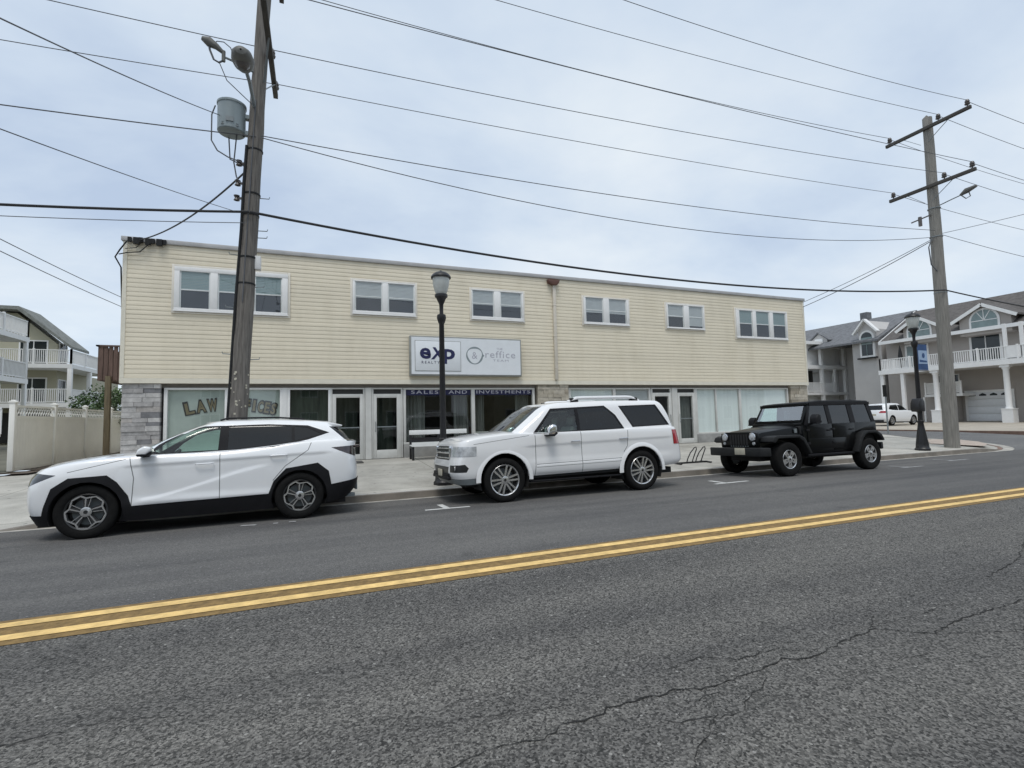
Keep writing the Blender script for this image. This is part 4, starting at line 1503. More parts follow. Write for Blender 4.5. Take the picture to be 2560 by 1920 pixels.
for lab, y, z, z2 in (('topmost line leaving the far pole to the right', 9.85, 12.5, 13.2), ('second line leaving the far pole to the right', 10.75, 12.5, 12.7), ('third line leaving the far pole to the right', 12.45, 12.5, 12.6),
                      ('line leaving the lower far crossarm tip to the right', 9.85, 10.2, 10.8), ('line leaving the lower far crossarm middle to the right', 10.7, 10.2, 10.4), ('faint line leaving the lower far crossarm far tip', 12.45, 10.2, 10.3),
                      ('lowest line leaving the far pole to the right', 11.1, 8.1, 8.0)):
    wire(lab, (21.75, y, z), (48, y - .3, z2), .5, .012)
wire('thick cable leaving the far pole towards the brown roof', (21.8, 11.0, 5.9), (48, 11.0, 6.0), .5, .028, 'cable', 'telephone_cable')
wire('line rising from the far pole towards the right edge', (21.9, 11.1, 8.1), (26.5, 7.5, 9.1), .05, .011)

# ================================================================== left side: fence, deck, shrub, houses
F = thing('vinyl_fence', 'almond vinyl fence with lattice top along the alley beside the cream building', 'fence', (-8.0, 18.25, .38))
ys = [0, 2.37, 4.7, 7.12, 9.5]


def fence_post(parent, x, y, h):
    m = MB()
    m.box(x - .065, x + .065, y - .065, y + .065, 0, h)
    p = m.build('post', M['vinyl'], parent, bevel=.008)
    m = MB()
    m.prism([(x - .085, h), (x + .085, h), (x + .085, h + .03), (x, h + .09), (x - .085, h + .03)], 'y', y - .085, y + .085)
    m.build('cap', M['vinyl'], p, bevel=.006)


for y in ys:
    fence_post(F, 0, y, 1.92)
for a, b in zip(ys, ys[1:]):
    m = MB()
    k = 15
    for i in range(k):
        ya, yb = a + .07 + (b - a - .14) * i / k, a + .07 + (b - a - .14) * (i + 1) / k
        m.box(-.018, .018, ya + .003, yb - .003, .08, 1.48)
    m.box(-.03, .03, a + .066, b - .066, .0, .1)
    m.box(-.03, .03, a + .066, b - .066, 1.46, 1.56)
    m.build('panel', M['vinyl'], F)
    m = MB()
    m.box(-.028, .028, a + .066, b - .066, 1.8, 1.86)
    nl = int((b - a) / .15)
    for i in range(nl):
        ya = a + .07 + (b - a - .2) * i / nl
        m.bar((0, ya, 1.57), (0, ya + .16, 1.8), .02, .012)
        m.bar((.006, ya + .16, 1.57), (.006, ya, 1.8), .02, .012)
    m.build('lattice', M['vinyl'], F)
G = thing('vinyl_gate', 'low almond vinyl gate panel at the left edge of the picture', 'gate', (-8.12, 18.15, .38))
m = MB()
for i in range(14):
    m.box(-.14 - .15 * (i + 1) + .003, -.14 - .15 * i - .003, -.018, .018, .06, 1.0)
m.box(-2.24, -.1, -.03, .03, .0, .1)
m.box(-2.24, -.1, -.03, .03, .97, 1.05)
m.build('panel', M['vinyl'], G)
m = MB()
m.box(-2.24, -.1, .04, .07, 1.05, 1.78)
m.box(-2.24, -.1, .03, .08, 1.74, 1.8)
m.build('upper_panel', M['vinylw'], G)
m = MB()
m.box(-.9, -.7, -.06, -.03, 1.0, 1.16)
m.build('latch', M['galv'], G)

D = thing('wooden_deck', 'reddish wooden balcony on the left flank of the cream building', 'deck', (-6.1, 22.0, .36))
m = MB()
m.box(-.9, .93, -1.0, 1.6, 2.85, 3.0)
m.build('floor', M['redwood'], D)
m = MB()
for i in range(13):
    x = -.9 + .14 * i
    m.box(x + .01, x + .125, -1.02, -.995, 2.8, 3.98)
for i in range(18):
    y = -1.0 + .145 * i
    m.box(-.925, -.9, y + .01, y + .13, 2.8, 3.98)
m.box(-.97, .93, -1.06, -.96, 3.98, 4.03)
m.box(-.97, -.87, -1.06, 1.6, 3.98, 4.03)
m.build('railing', M['redwood'], D)
m = MB()
m.box(-.68, -.52, -1.1, -.96, 0, 2.95)
m.build('post', M['brownwood'], D, bevel=.01)


def shrub(name, label, c, rx, ry, rz, n, seed):
    rng = random.Random(seed)
    t = thing(name, label, 'shrub', (c[0], c[1], .4))
    for part, mat, cnt in (('foliage', M['leaf'], n), ('foliage', M['leaf2'], n // 2)):
        m = MB()
        for i in range(cnt):
            # leaves lie in clumps at the ends of twigs
            a, b_ = rng.uniform(0, 2 * PI), rng.uniform(-.6, 1)
            rr = rng.uniform(.55, 1.0) ** .6
            lump = 1 + .22 * math.sin(3 * a + 2 * b_ * 3) + .1 * math.sin(7 * a)
            p = Vector((rx * rr * lump * math.cos(a) * math.sqrt(max(0, 1 - b_ * b_)), ry * rr * lump * math.sin(a) * math.sqrt(max(0, 1 - b_ * b_)), c[2] - .4 + rz * rr * lump * b_))
            s = rng.uniform(.035, .08)
            u = Vector((rng.uniform(-1, 1), rng.uniform(-1, 1), rng.uniform(-1, 1))).normalized()
            v = u.orthogonal().normalized()
            m.add([p - u * s, p + v * s * .5, p + u * s, p - v * s * .5], [(0, 1, 2, 3)])
        m.build(part, mat, t, fix=False)
    m = MB()
    for k in range(6):
        a = k * 1.05
        m.tube([(0, 0, 0), (.2 * math.cos(a), .2 * math.sin(a), .8), (.6 * rx * math.cos(a), .6 * ry * math.sin(a), c[2])], [.05, .035, .012], 6)
    m.build('stem', M['brownwood'], t)


shrub('garden_shrub', 'dark green rounded shrub behind the almond fence near the reddish balcony', (-8.7, 27.5, 2.1), 1.35, 1.3, 1.15, 3800, 4)


# railings with balusters
def rail(m, a, b, z, h=1.05, gap=.14, posts=2.4):
    a, b = Vector((a[0], a[1], z)), Vector((b[0], b[1], z))
    d = b - a
    n = max(1, int(d.length / gap))
    m.bar(a + Vector((0, 0, h)), b + Vector((0, 0, h)), .08, .06)
    m.bar(a + Vector((0, 0, .1)), b + Vector((0, 0, .1)), .06, .06)
    for i in range(n):
        q = a + d * ((i + .5) / n)
        m.box(q.x - .022, q.x + .022, q.y - .022, q.y + .022, z + .1, z + h)
    k = max(1, round(d.length / posts))
    for i in range(k + 1):
        q = a + d * (i / k)
        m.box(q.x - .06, q.x + .06, q.y - .06, q.y + .06, z, z + h + .1)


def house_window(t, loc, axis, a, b, z0, z1, p, mat='darkwin', trim=.1, mull=1, sgn=-1):
    """flat window on plane axis=p; sgn is the outward direction."""
    m = MB()
    d = .05 * sgn
    def bx(u0, u1, w0, w1, da, db):
        if axis == 'y':
            m.box(u0, u1, p + da, p + db, w0, w1)
        else:
            m.box(p + da, p + db, u0, u1, w0, w1)
    bx(a - trim, a, z0 - trim, z1 + trim, 0, d)
    bx(b, b + trim, z0 - trim, z1 + trim, 0, d)
    bx(a, b, z1, z1 + trim, 0, d)
    bx(a, b, z0 - trim, z0, 0, d)
    for i in range(1, mull + 1):
        u = a + (b - a) * i / (mull + 1)
        bx(u - .03, u + .03, z0, z1, 0, d * .8)
    f = rel(m, loc).build('window', M['white'], t)
    m = MB()
    bx(a, b, z0, z1, d * .2, d * .5)
    rel(m, loc).build('pane', M[mat], f)


# house A: stacked white decks at the far left
A = thing('beach_house', 'pale yellow house with two stacked white decks at the left edge', 'house', (-24, 36, .36))
AL = A.location
m = MB()
m.box(-30, -19.6, 28, 41.2, .36, 10.2)
rel(m, AL).build('wall', M['house_yellow'], A)
m = MB()
m.prism([(-30.4, 10.15), (-19.2, 10.15), (-24.8, 12.6)], 'y', 27.6, 41.6)
rel(m, AL).build('roof', M['roof_green'], A)
for z in (4.55, 7.35):
    m = MB()
    m.box(-19.6, -17.9, 34, 42.4, z, z + .32)
    rel(m, AL).build('deck_floor', M['white'], A)
    m = MB()
    rail(m, (-17.98, 34), (-17.98, 42.3), z + .32)
    rail(m, (-19.5, 42.3), (-17.98, 42.3), z + .32)
    rel(m, AL).build('railing', M['white'], A)
for y in (42.2, 38.4):
    m = MB()
    m.box(-18.1, -17.9, y - .1, y + .1, .36, 4.55)
    m.box(-18.1, -17.9, y - .1, y + .1, 4.87, 7.35)
    rel(m, AL).build('column', M['white'], A, bevel=.01)
for z in (5.0, 7.9):
    house_window(A, AL, 'x', 37.2, 38.8, z + .2, z + 1.9, -19.6, sgn=1)
    house_window(A, AL, 'x', 39.8, 40.8, z + .2, z + 1.9, -19.6, sgn=1)

# house B: gabled house with corner decks
Bh = thing('beach_house', 'olive house with grey gable roof and white wraparound decks behind the almond fence', 'house', (-24, 58, .36))
BHL = Bh.location
m = MB()
m.box(-28, -20.2, 52.2, 54.0, .36, 8.6)
m.box(-28, -20.2, 54.0, 66, .36, 6.4)
m.prism([(-28, 8.6), (-20.2, 8.6), (-22.9, 11.1), (-25.3, 11.1)], 'y', 52.2, 54.0)
rel(m, BHL).build('wall', M['house_olive'], Bh)
m = MB()
m.prism([(-29.6, 7.95), (-25.4, 11.22), (-22.5, 11.22), (-18.9, 8.1), (-18.9, 8.32), (-22.4, 11.5), (-25.5, 11.5), (-29.6, 8.2)], 'y', 51.2, 54.6)
rel(m, BHL).build('roof', M['roof_green'], Bh)
for z in (3.25, 6.4):
    m = MB()
    m.box(-28, -18.4, 50, 52.2, z, z + .34)
    m.box(-20.2, -18.4, 52.2, 58, z, z + .34)
    rel(m, BHL).build('deck_floor', M['white'], Bh)
    m = MB()
    rail(m, (-28, 50.1), (-18.5, 50.1), z + .34, 1.12, .13)
    rail(m, (-18.5, 50.1), (-18.5, 57.9), z + .34, 1.12, .13)
    rel(m, BHL).build('railing', M['white'], Bh)
for x, y in ((-18.55, 50.15), (-18.55, 53.8), (-18.55, 57.8), (-23, 50.15), (-27.5, 50.15)):
    m = MB()
    m.box(x - .14, x + .14, y - .14, y + .14, 3.59, 6.4)
    m.box(x - .14, x + .14, y - .14, y + .14, .36, 3.25)
    rel(m, BHL).build('column', M['white'], Bh, bevel=.01)
for z in (3.7, 6.8):
    house_window(Bh, BHL, 'y', -27, -25.2, z + .1, z + 2.0, 52.2)
    house_window(Bh, BHL, 'y', -22.6, -20.9, z + .1, z + 2.0, 52.2)
    house_window(Bh, BHL, 'x', 52.5, 53.7, z + .1, z + 1.9, -20.2, sgn=1)
m = MB()
m.box(-27.5, -20.4, 52.0, 52.15, .5, 2.9)
rel(m, BHL).build('ground_floor_screen', M['framedark'], Bh)

# ================================================================== right side: townhouses, grey house
T = thing('townhouse_row', 'taupe townhouses with brown roof, arched dormers and white balcony on columns', 'townhouses', (60, 20, .3))
TL = T.location
m = MB()
m.box(54, 66, 6, 32.8, .25, 8.3)
rel(m, TL).build('wall', M['house_tan'], T)
m = MB()
m.prism([(52.4, 8.0), (52.4, 8.22), (58.6, 11.75), (67.6, 8.22), (67.6, 8.0), (58.6, 11.5)], 'y', 6, 32.4)
m.prism([(53.5, 8.3), (66, 8.3), (58.6, 11.5)], 'y', 6.2, 32.2)
rel(m, TL).build('roof', M['roof_brown'], T)
m = MB()
m.box(52.25, 52.39, 6, 32.45, 7.95, 8.25)
m.bar((52.4, 32.46, 8.12), (58.6, 32.46, 11.66), .08, .25)
rel(m, TL).build('eave_trim', M['white'], T)


def dormer(yc, half, peak, eave, xw):
    m = MB()
    m.prism([(yc - half, 7.7), (yc + half, 7.7), (yc + half, eave), (yc, peak - .1), (yc - half, eave)], 'x', xw, 57.5)
    d = rel(m, TL).build('dormer', M['house_tan'], T)
    m = MB()
    e = .5
    sl = (peak - eave) / half
    for s in (-1, 1):
        m.add([(x, yc + s * u, z + k) for k in (0, .16) for x in (xw - .3, 58) for u, z in ((0, peak), (half + e, peak - sl * (half + e)))],
              [(0, 1, 3, 2), (4, 6, 7, 5), (0, 2, 6, 4), (1, 5, 7, 3), (0, 4, 5, 1), (2, 3, 7, 6)])
    rel(m, TL).build('roof', M['roof_brown'], d)
    m = MB()
    for s in (-1, 1):
        m.bar((xw - .33, yc, peak - .02), (xw - .33, yc + s * (half + e), peak - .02 - sl * (half + e)), .06, .26)
    rel(m, TL).build('gable_trim', M['white'], d)
    w, zb, zsp = .88, 8.15, 8.85
    arc = [(yc + w * math.cos(a), zsp + w * math.sin(a)) for a in [PI * k / 14 for k in range(15)]]
    outer = [(yc + (w + .16) * math.cos(a), zsp + (w + .16) * math.sin(a)) for a in [PI * k / 14 for k in range(15)]]
    m = MB()
    m.prism([(yc - w - .16, zb - .16), (yc + w + .16, zb - .16)] + outer, 'x', xw - .05, xw - .005)
    f = rel(m, TL).build('arched_window', M['white'], d)
    m = MB()
    m.prism([(yc - w, zb), (yc + w, zb)] + arc, 'x', xw - .075, xw - .055)
    rel(m, TL).build('pane', M['palewin'], f)
    m = MB()
    m.box(xw - .095, xw - .077, yc - w, yc + w, zsp - .03, zsp + .03)
    for a in (.33, .5, .67):
        m.bar((xw - .088, yc, zsp), (xw - .088, yc + w * math.cos(a * PI), zsp + w * math.sin(a * PI)), .05, .014, up=(1, 0, 0))
    rel(m, TL).build('glazing_bar', M['white'], f)


dormer(24.0, 1.75, 10.2, 9.2, 52.5)
dormer(28.9, 1.35, 10.1, 9.25, 52.5)
dormer(17.0, 1.75, 10.2, 9.2, 52.5)
m = MB()
m.box(49.9, 54, 6, 31.1, 4.86, 5.16)
m.box(49.86, 49.9, 6, 31.12, 4.8, 5.2)
rel(m, TL).build('balcony_floor', M['white'], T)
m = MB()
rail(m, (50, 6), (50, 31.0), 5.16, 1.05, .15, 2.5)
rail(m, (50, 31.0), (54, 31.0), 5.16, 1.05, .15, 2.0)
rel(m, TL).build('railing', M['white'], T)
m = MB()
m.box(50.0, 53.9, 20.75, 20.85, 5.2, 6.25)
m.box(49.97, 50.0, 20.8, 21.65, 5.25, 6.2)
rel(m, TL).build('privacy_panel', M['white'], T)
for y in (21.72, 20.72, 16.0):
    m = MB()
    m.box(50.0, 50.2, y - .1, y + .1, 5.16, 8.0)
    rel(m, TL).build('balcony_post', M['white'], T)
for y in (26.65, 21.88, 16.5):
    m = MB()
    m.box(49.85, 50.55, y - .35, y + .35, .25, 1.3)
    m.box(49.82, 50.58, y - .38, y + .38, 1.3, 1.38)
    m.lathe([(.25, 1.38), (.2, 1.5), (.19, 4.4), (.24, 4.5), (.26, 4.6)], (50.2, y, 0), n=14)
    m.box(49.95, 50.45, y - .3, y + .3, 4.6, 4.86)
    rel(m, TL).build('column', M['white'], T)
for y in (30.95, 29.2):
    m = MB()
    m.box(50.0, 50.24, y - .14, y + .14, .25, 4.86)
    rel(m, TL).build('column', M['white'], T)
m = MB()
m.box(53.9, 53.99, 23.1, 26.5, .3, 3.0)
gd = rel(m, TL).build('garage_door', M['white'], T)
m = MB()
for i in range(4):
    m.box(53.84, 53.895, 23.3, 26.3, .33 + i * .63, .33 + i * .63 + .6)
rel(m, TL).build('door_panel', M['garage'], gd, bevel=.02)
m = MB()
for i in range(4):
    y = 23.68 + i * .75
    m.prism([(y - .25, 2.5), (y + .25, 2.5), (y + .25, 2.62), (y, 2.74), (y - .25, 2.62)], 'x', 53.828, 53.836)
rel(m, TL).build('door_light', M['darkwin'], gd)
m = MB()
m.box(52, 53.98, 25.7, 28.6, 2.55, 2.78)
rail(m, (52.05, 25.8), (52.05, 28.5), 2.78, 1.0, .07, 1.3)
rel(m, TL).build('entry_landing', M['white'], T)
m = MB()
m.box(53.0, 53.98, 26.75, 29.3, .3, 2.54)
rel(m, TL).build('stair_enclosure', M['house_tan'], T)
m = MB()
m.box(51.9, 52.05, 28.55, 28.68, .3, 2.55)
m.box(52, 52.15, 26.9, 27.02, .3, 2.55)
rel(m, TL).build('landing_post', M['white'], T)
house_window(T, TL, 'x', 26.9, 28.4, 2.85, 4.5, 54, mull=1)
house_window(T, TL, 'x', 23.75, 25.7, 5.2, 7.75, 54, trim=.16)
house_window(T, TL, 'x', 29.2, 30.9, 5.2, 7.6, 54, 'palewin', trim=.16)
house_window(T, TL, 'x', 16.5, 18.5, 5.2, 7.75, 54, trim=.16)
m = MB()
m.lathe([(.0, 5.2), (.04, 5.25), (.05, 6.1), (.22, 6.2), (.13, 6.9), (.03, 7.5)], (51.2, 29.9, 0), n=12)
um = rel(m, (51.2, 29.9, 5.16)).build('closed_parasol', M['greytrim'])
um.location = (51.2, 29.9, 5.16)
tag(um, 'folded dark parasol standing on the white townhouse balcony', 'parasol')

bnb = thing('trash_bin', 'dark lidded trash bin beside the right column of the townhouses', 'trash bin', (51.6, 20.9, .3))
m = MB()
m.prism([(-.26, .06), (.26, .06), (.33, 1.0), (-.33, 1.0)], 'y', -.3, .3)
m.build('body', M['bin'], bnb, bevel=.03)
m = MB()
m.prism([(-.37, 1.0), (.36, 1.0), (.34, 1.07), (-.3, 1.13)], 'y', -.33, .33)
m.build('lid', M['bin'], bnb, bevel=.02)

H = thing('grey_house', 'grey house with arched window bay and white porch left of the townhouses', 'house', (60, 40, .25))
HL = H.location
m = MB()
m.box(54, 66, 33.25, 36.2, .2, 8.9)
m.box(58.6, 66, 36.2, 50, .2, 8.9)
rel(m, HL).build('wall', M['house_grey'], H)
m = MB()
m.prism([(53.3, 8.55), (53.3, 8.75), (60, 12.1), (67, 8.75), (67, 8.55), (60, 11.85)], 'y', 33.1, 50.5)
m.prism([(54, 8.9), (66, 8.9), (60, 11.8)], 'y', 33.25, 50.2)
rel(m, HL).build('roof', M['roof_grey'], H)
m = MB()
m.prism([(33.6, 7.0), (35.3, 7.0), (35.3, 9.9), (34.45, 10.9), (33.6, 9.9)], 'x', 53.75, 58)
dm = rel(m, HL).build('bay', M['house_grey'], H)
m = MB()
for s in (-1, 1):
    m.bar((53.6, 34.45, 11.0), (53.6, 34.45 + s * 1.25, 9.55), .5, .16)
rel(m, HL).build('gable_trim', M['white'], dm)
m = MB()
m.box(53.55, 53.75, 33.45, 35.45, 6.85, 7.0)
rel(m, HL).build('sill', M['greytrim'], dm)
m = MB()
arc = [(34.45 + .55 * math.cos(a), 9.1 + .55 * math.sin(a)) for a in [PI * k / 10 for k in range(11)]]
out_ = [(34.45 + .75 * math.cos(a), 9.1 + .75 * math.sin(a)) for a in [PI * k / 10 for k in range(11)]]
m.prism([(33.7, 7.0), (35.2, 7.0)] + out_, 'x', 53.69, 53.745)
f = rel(m, HL).build('arched_window', M['white'], dm)
m = MB()
m.prism([(33.9, 7.2), (35.0, 7.2)] + arc, 'x', 53.66, 53.685)
rel(m, HL).build('pane', M['darkwin'], f)
m = MB()
m.box(53.63, 53.657, 33.9, 35.0, 8.35, 9.1)
m.box(53.62, 53.655, 34.43, 34.47, 7.2, 8.35)
rel(m, HL).build('sash_bar', M['palewin'], f)
# porch
for z, h in ((9.2, .35), (6.35, .42), (3.35, .3)):
    m = MB()
    m.box(49.5, 58.55, 40, 45, z, z + h)
    rel(m, HL).build('porch_floor', M['white'], H)
for x in (49.7, 54.4, 58.3):
    m = MB()
    m.box(x - .16, x + .16, 40.02, 40.34, .3, 3.35)
    m.box(x - .16, x + .16, 40.02, 40.34, 3.65, 6.35)
    m.box(x - .16, x + .16, 40.02, 40.34, 6.77, 9.2)
    rel(m, HL).build('column', M['white'], H)
m = MB()
rail(m, (49.6, 40.1), (56.2, 40.1), 3.65, 1.1, .14)
rel(m, HL).build('railing', M['white'], H)
m = MB()
m.box(49.5, 58.55, 40.9, 41.0, 6.77, 9.2)
m.box(55.8, 58.55, 41.2, 41.3, .3, 6.3)
m.box(49.5, 55.8, 41.2, 41.3, .3, 3.35)
rel(m, HL).build('porch_wall', M['white'], H)
m = MB()
m.box(49.5, 55.7, 42.3, 42.4, 3.65, 6.35)
rel(m, HL).build('porch_window', M['framedark'], H)
m = MB()
m.box(56.4, 56.6, 40.05, 40.25, 3.65, 6.35)
m.bar((56.3, 40.2, 5.9), (58.0, 42, 3.0), .1, .25)
rel(m, HL).build('porch_stair', M['white'], H)
house_window(H, HL, 'y', 58.75, 59.3, 7.3, 8.4, 40.0 - 3.8, trim=.08, mull=0)
for z0_, z1_ in ((7.4, 8.5), (3.9, 6.2), (1.2, 2.6)):
    m = MB()
    m.box(58.52, 58.6, 37.2, 38.2, z0_, z1_)
    rel(m, HL).build('window', M['darkwin'], H)
m = MB()
m.prism([(39.4, 8.8), (41.4, 8.8), (41.4, 9.75), (40.4, 10.5), (39.4, 9.75)], 'x', 54.6, 57.6)
sd_ = rel(m, HL).build('dormer', M['house_grey'], H)
m = MB()
for s in (-1, 1):
    m.add([(x, 40.4 + s * u, z + k) for k in (0, .12) for x in (54.4, 58.2) for u, z in ((0, 10.55), (1.3, 9.57))],
          [(0, 1, 3, 2), (4, 6, 7, 5), (0, 2, 6, 4), (1, 5, 7, 3), (0, 4, 5, 1), (2, 3, 7, 6)])
rel(m, HL).build('roof', M['roof_grey'], sd_)
m = MB()
m.box(54.55, 54.595, 39.9, 40.9, 9.0, 9.9)
rel(m, HL).build('window', M['white'], sd_)
m = MB()
m.box(59.6, 60.4, 38.0, 38.8, 11.5, 12.9)
rel(m, HL).build('chimney', M['roof_grey'], H)


# plain unseen houses added behind the camera for the glass and paint to mirror
for k, (x, w_, h_, mt_, lab) in enumerate(((-34, 16, 7.5, 'house_grey', 'grey unseen house added behind the photographer for reflections'), (-14, 15, 8.2, 'house_tan', 'taupe unseen house added behind the photographer for reflections'),
                                           (5, 15, 7.4, 'house_olive', 'olive unseen house added behind the photographer for reflections'), (25, 16, 8.5, 'house_yellow', 'yellow unseen house added behind the photographer for reflections'), (46, 17, 7.8, 'house_grey', 'far grey unseen house added behind the photographer for reflections'))):
    t = thing('reflection_house', lab, 'house', (x, -19, 0))
    m = MB()
    m.box(-w_ / 2, w_ / 2, -5, 5, -.2, h_)
    m.prism([(-5, h_), (5, h_), (0, h_ + 2.3)], 'x', -w_ / 2 + .05, w_ / 2 - .05)
    m.build('wall', M[mt_], t)
    m = MB()
    for s in (-1, 1):
        m.add([(xx, s * yy, zz + dz) for dz in (0, .15) for xx in (-w_ / 2 - .4, w_ / 2 + .4) for yy, zz in ((0, h_ + 2.35), (5.6, h_ - .15))], [(0, 1, 3, 2), (4, 6, 7, 5), (0, 2, 6, 4), (1, 5, 7, 3), (0, 4, 5, 1), (2, 3, 7, 6)])
    m.build('roof', M['roof_grey'], t)
    for zz in (.9, 3.9):
        for i in range(4):
            xx = -w_ / 2 + w_ * (i + .5) / 4
            house_window(t, (0, 0, 0), 'y', xx - .65, xx + .65, zz, zz + 1.5, 5.0, sgn=1)

# ================================================================== vehicles
# local axes: x from nose (-) to tail (+), y<0 the side towards the camera, z up, origin on the road midway between the axles
def ring(L_, nf=14, ns=44, nr=12):
    xf, xr, W, Df, Dr, e = L_['xf'], L_['xr'], L_['W'], L_.get('Df', .5), L_.get('Dr', .4), L_.get('e', 3.2)
    er = L_.get('er', e)
    zf = pchip(L_['z'])
    wf = pchip(L_.get('w', [(0, 1.0)]))
    pts = []
    for i in range(nf):
        th = (i / nf) ** 1.35 * PI / 2
        pts.append((xf + Df * (1 - math.cos(th) ** (2 / e)), W * math.sin(th) ** (2 / e)))
    for i in range(ns + 1):
        pts.append((xf + Df + (xr - Dr - xf - Df) * i / ns, W))
    for i in range(1, nr + 1):
        th = (1 - i / nr) ** 1.35 * PI / 2
        pts.append((xr - Dr * (1 - math.cos(th) ** (2 / er)), W * math.sin(th) ** (2 / er)))
    return [Vector((x, -y * wf(x), zf(x))) for x, y in pts]


def loft(levels, sub):
    rings = [ring(l) for l in levels]
    rows = []
    n = len(rings)
    for i in range(n - 1):
        p0, p1, p2, p3 = rings[max(i - 1, 0)], rings[i], rings[i + 1], rings[min(i + 2, n - 1)]
        k = levels[i].get('sub', sub)
        for s in range(k):
            t = s / k
            row = []
            for a, b, c, d in zip(p0, p1, p2, p3):
                q = 0.5 * ((2 * b) + (c - a) * t + (2 * a - 5 * b + 4 * c - d) * t * t + (3 * b - a - 3 * c + d) * t ** 3)
                if levels[i].get('lin'):
                    q = b.lerp(c, t)
                q.y = min(0, q.y)
                row.append(q)
            rows.append(row)
    rows.append(rings[-1])
    return rows


def deck_rows(last, crown, x0, x1, k=8):
    """rows from a ring's edge to the centre line, only for columns between x0 and x1."""
    rows = [last]
    for s in range(1, k + 1):
        t = s / k
        row = []
        for q in last:
            u = 1 - t
            row.append(Vector((q.x, q.y * u, q.z + crown(q.x) * (1 - u * u))))
        rows.append(row)
    return rows


def grid_faces(bm, rows, keep=None):
    vs = [[bm.verts.new(p) for p in row] for row in rows]
    for r in range(len(rows) - 1):
        for c in range(len(rows[0]) - 1):
            q = [vs[r][c], vs[r][c + 1], vs[r + 1][c + 1], vs[r + 1][c]]
            if keep and not keep(sum((v.co for v in q), Vector()) / 4):
                continue
            q2 = []
            for v in q:
                if all((v.co - w.co).length > 1e-6 for w in q2):
                    q2.append(v)
            if len(q2) >= 3:
                try:
                    bm.faces.new(q2)
                except ValueError:
                    pass


def pip(p, poly):
    x, y = p
    c = False
    j = len(poly) - 1
    for i in range(len(poly)):
        xi, yi = poly[i]
        xj, yj = poly[j]
        if (yi > y) != (yj > y) and x < (xj - xi) * (y - yi) / (yj - yi) + xi:
            c = not c
        j = i
    return c


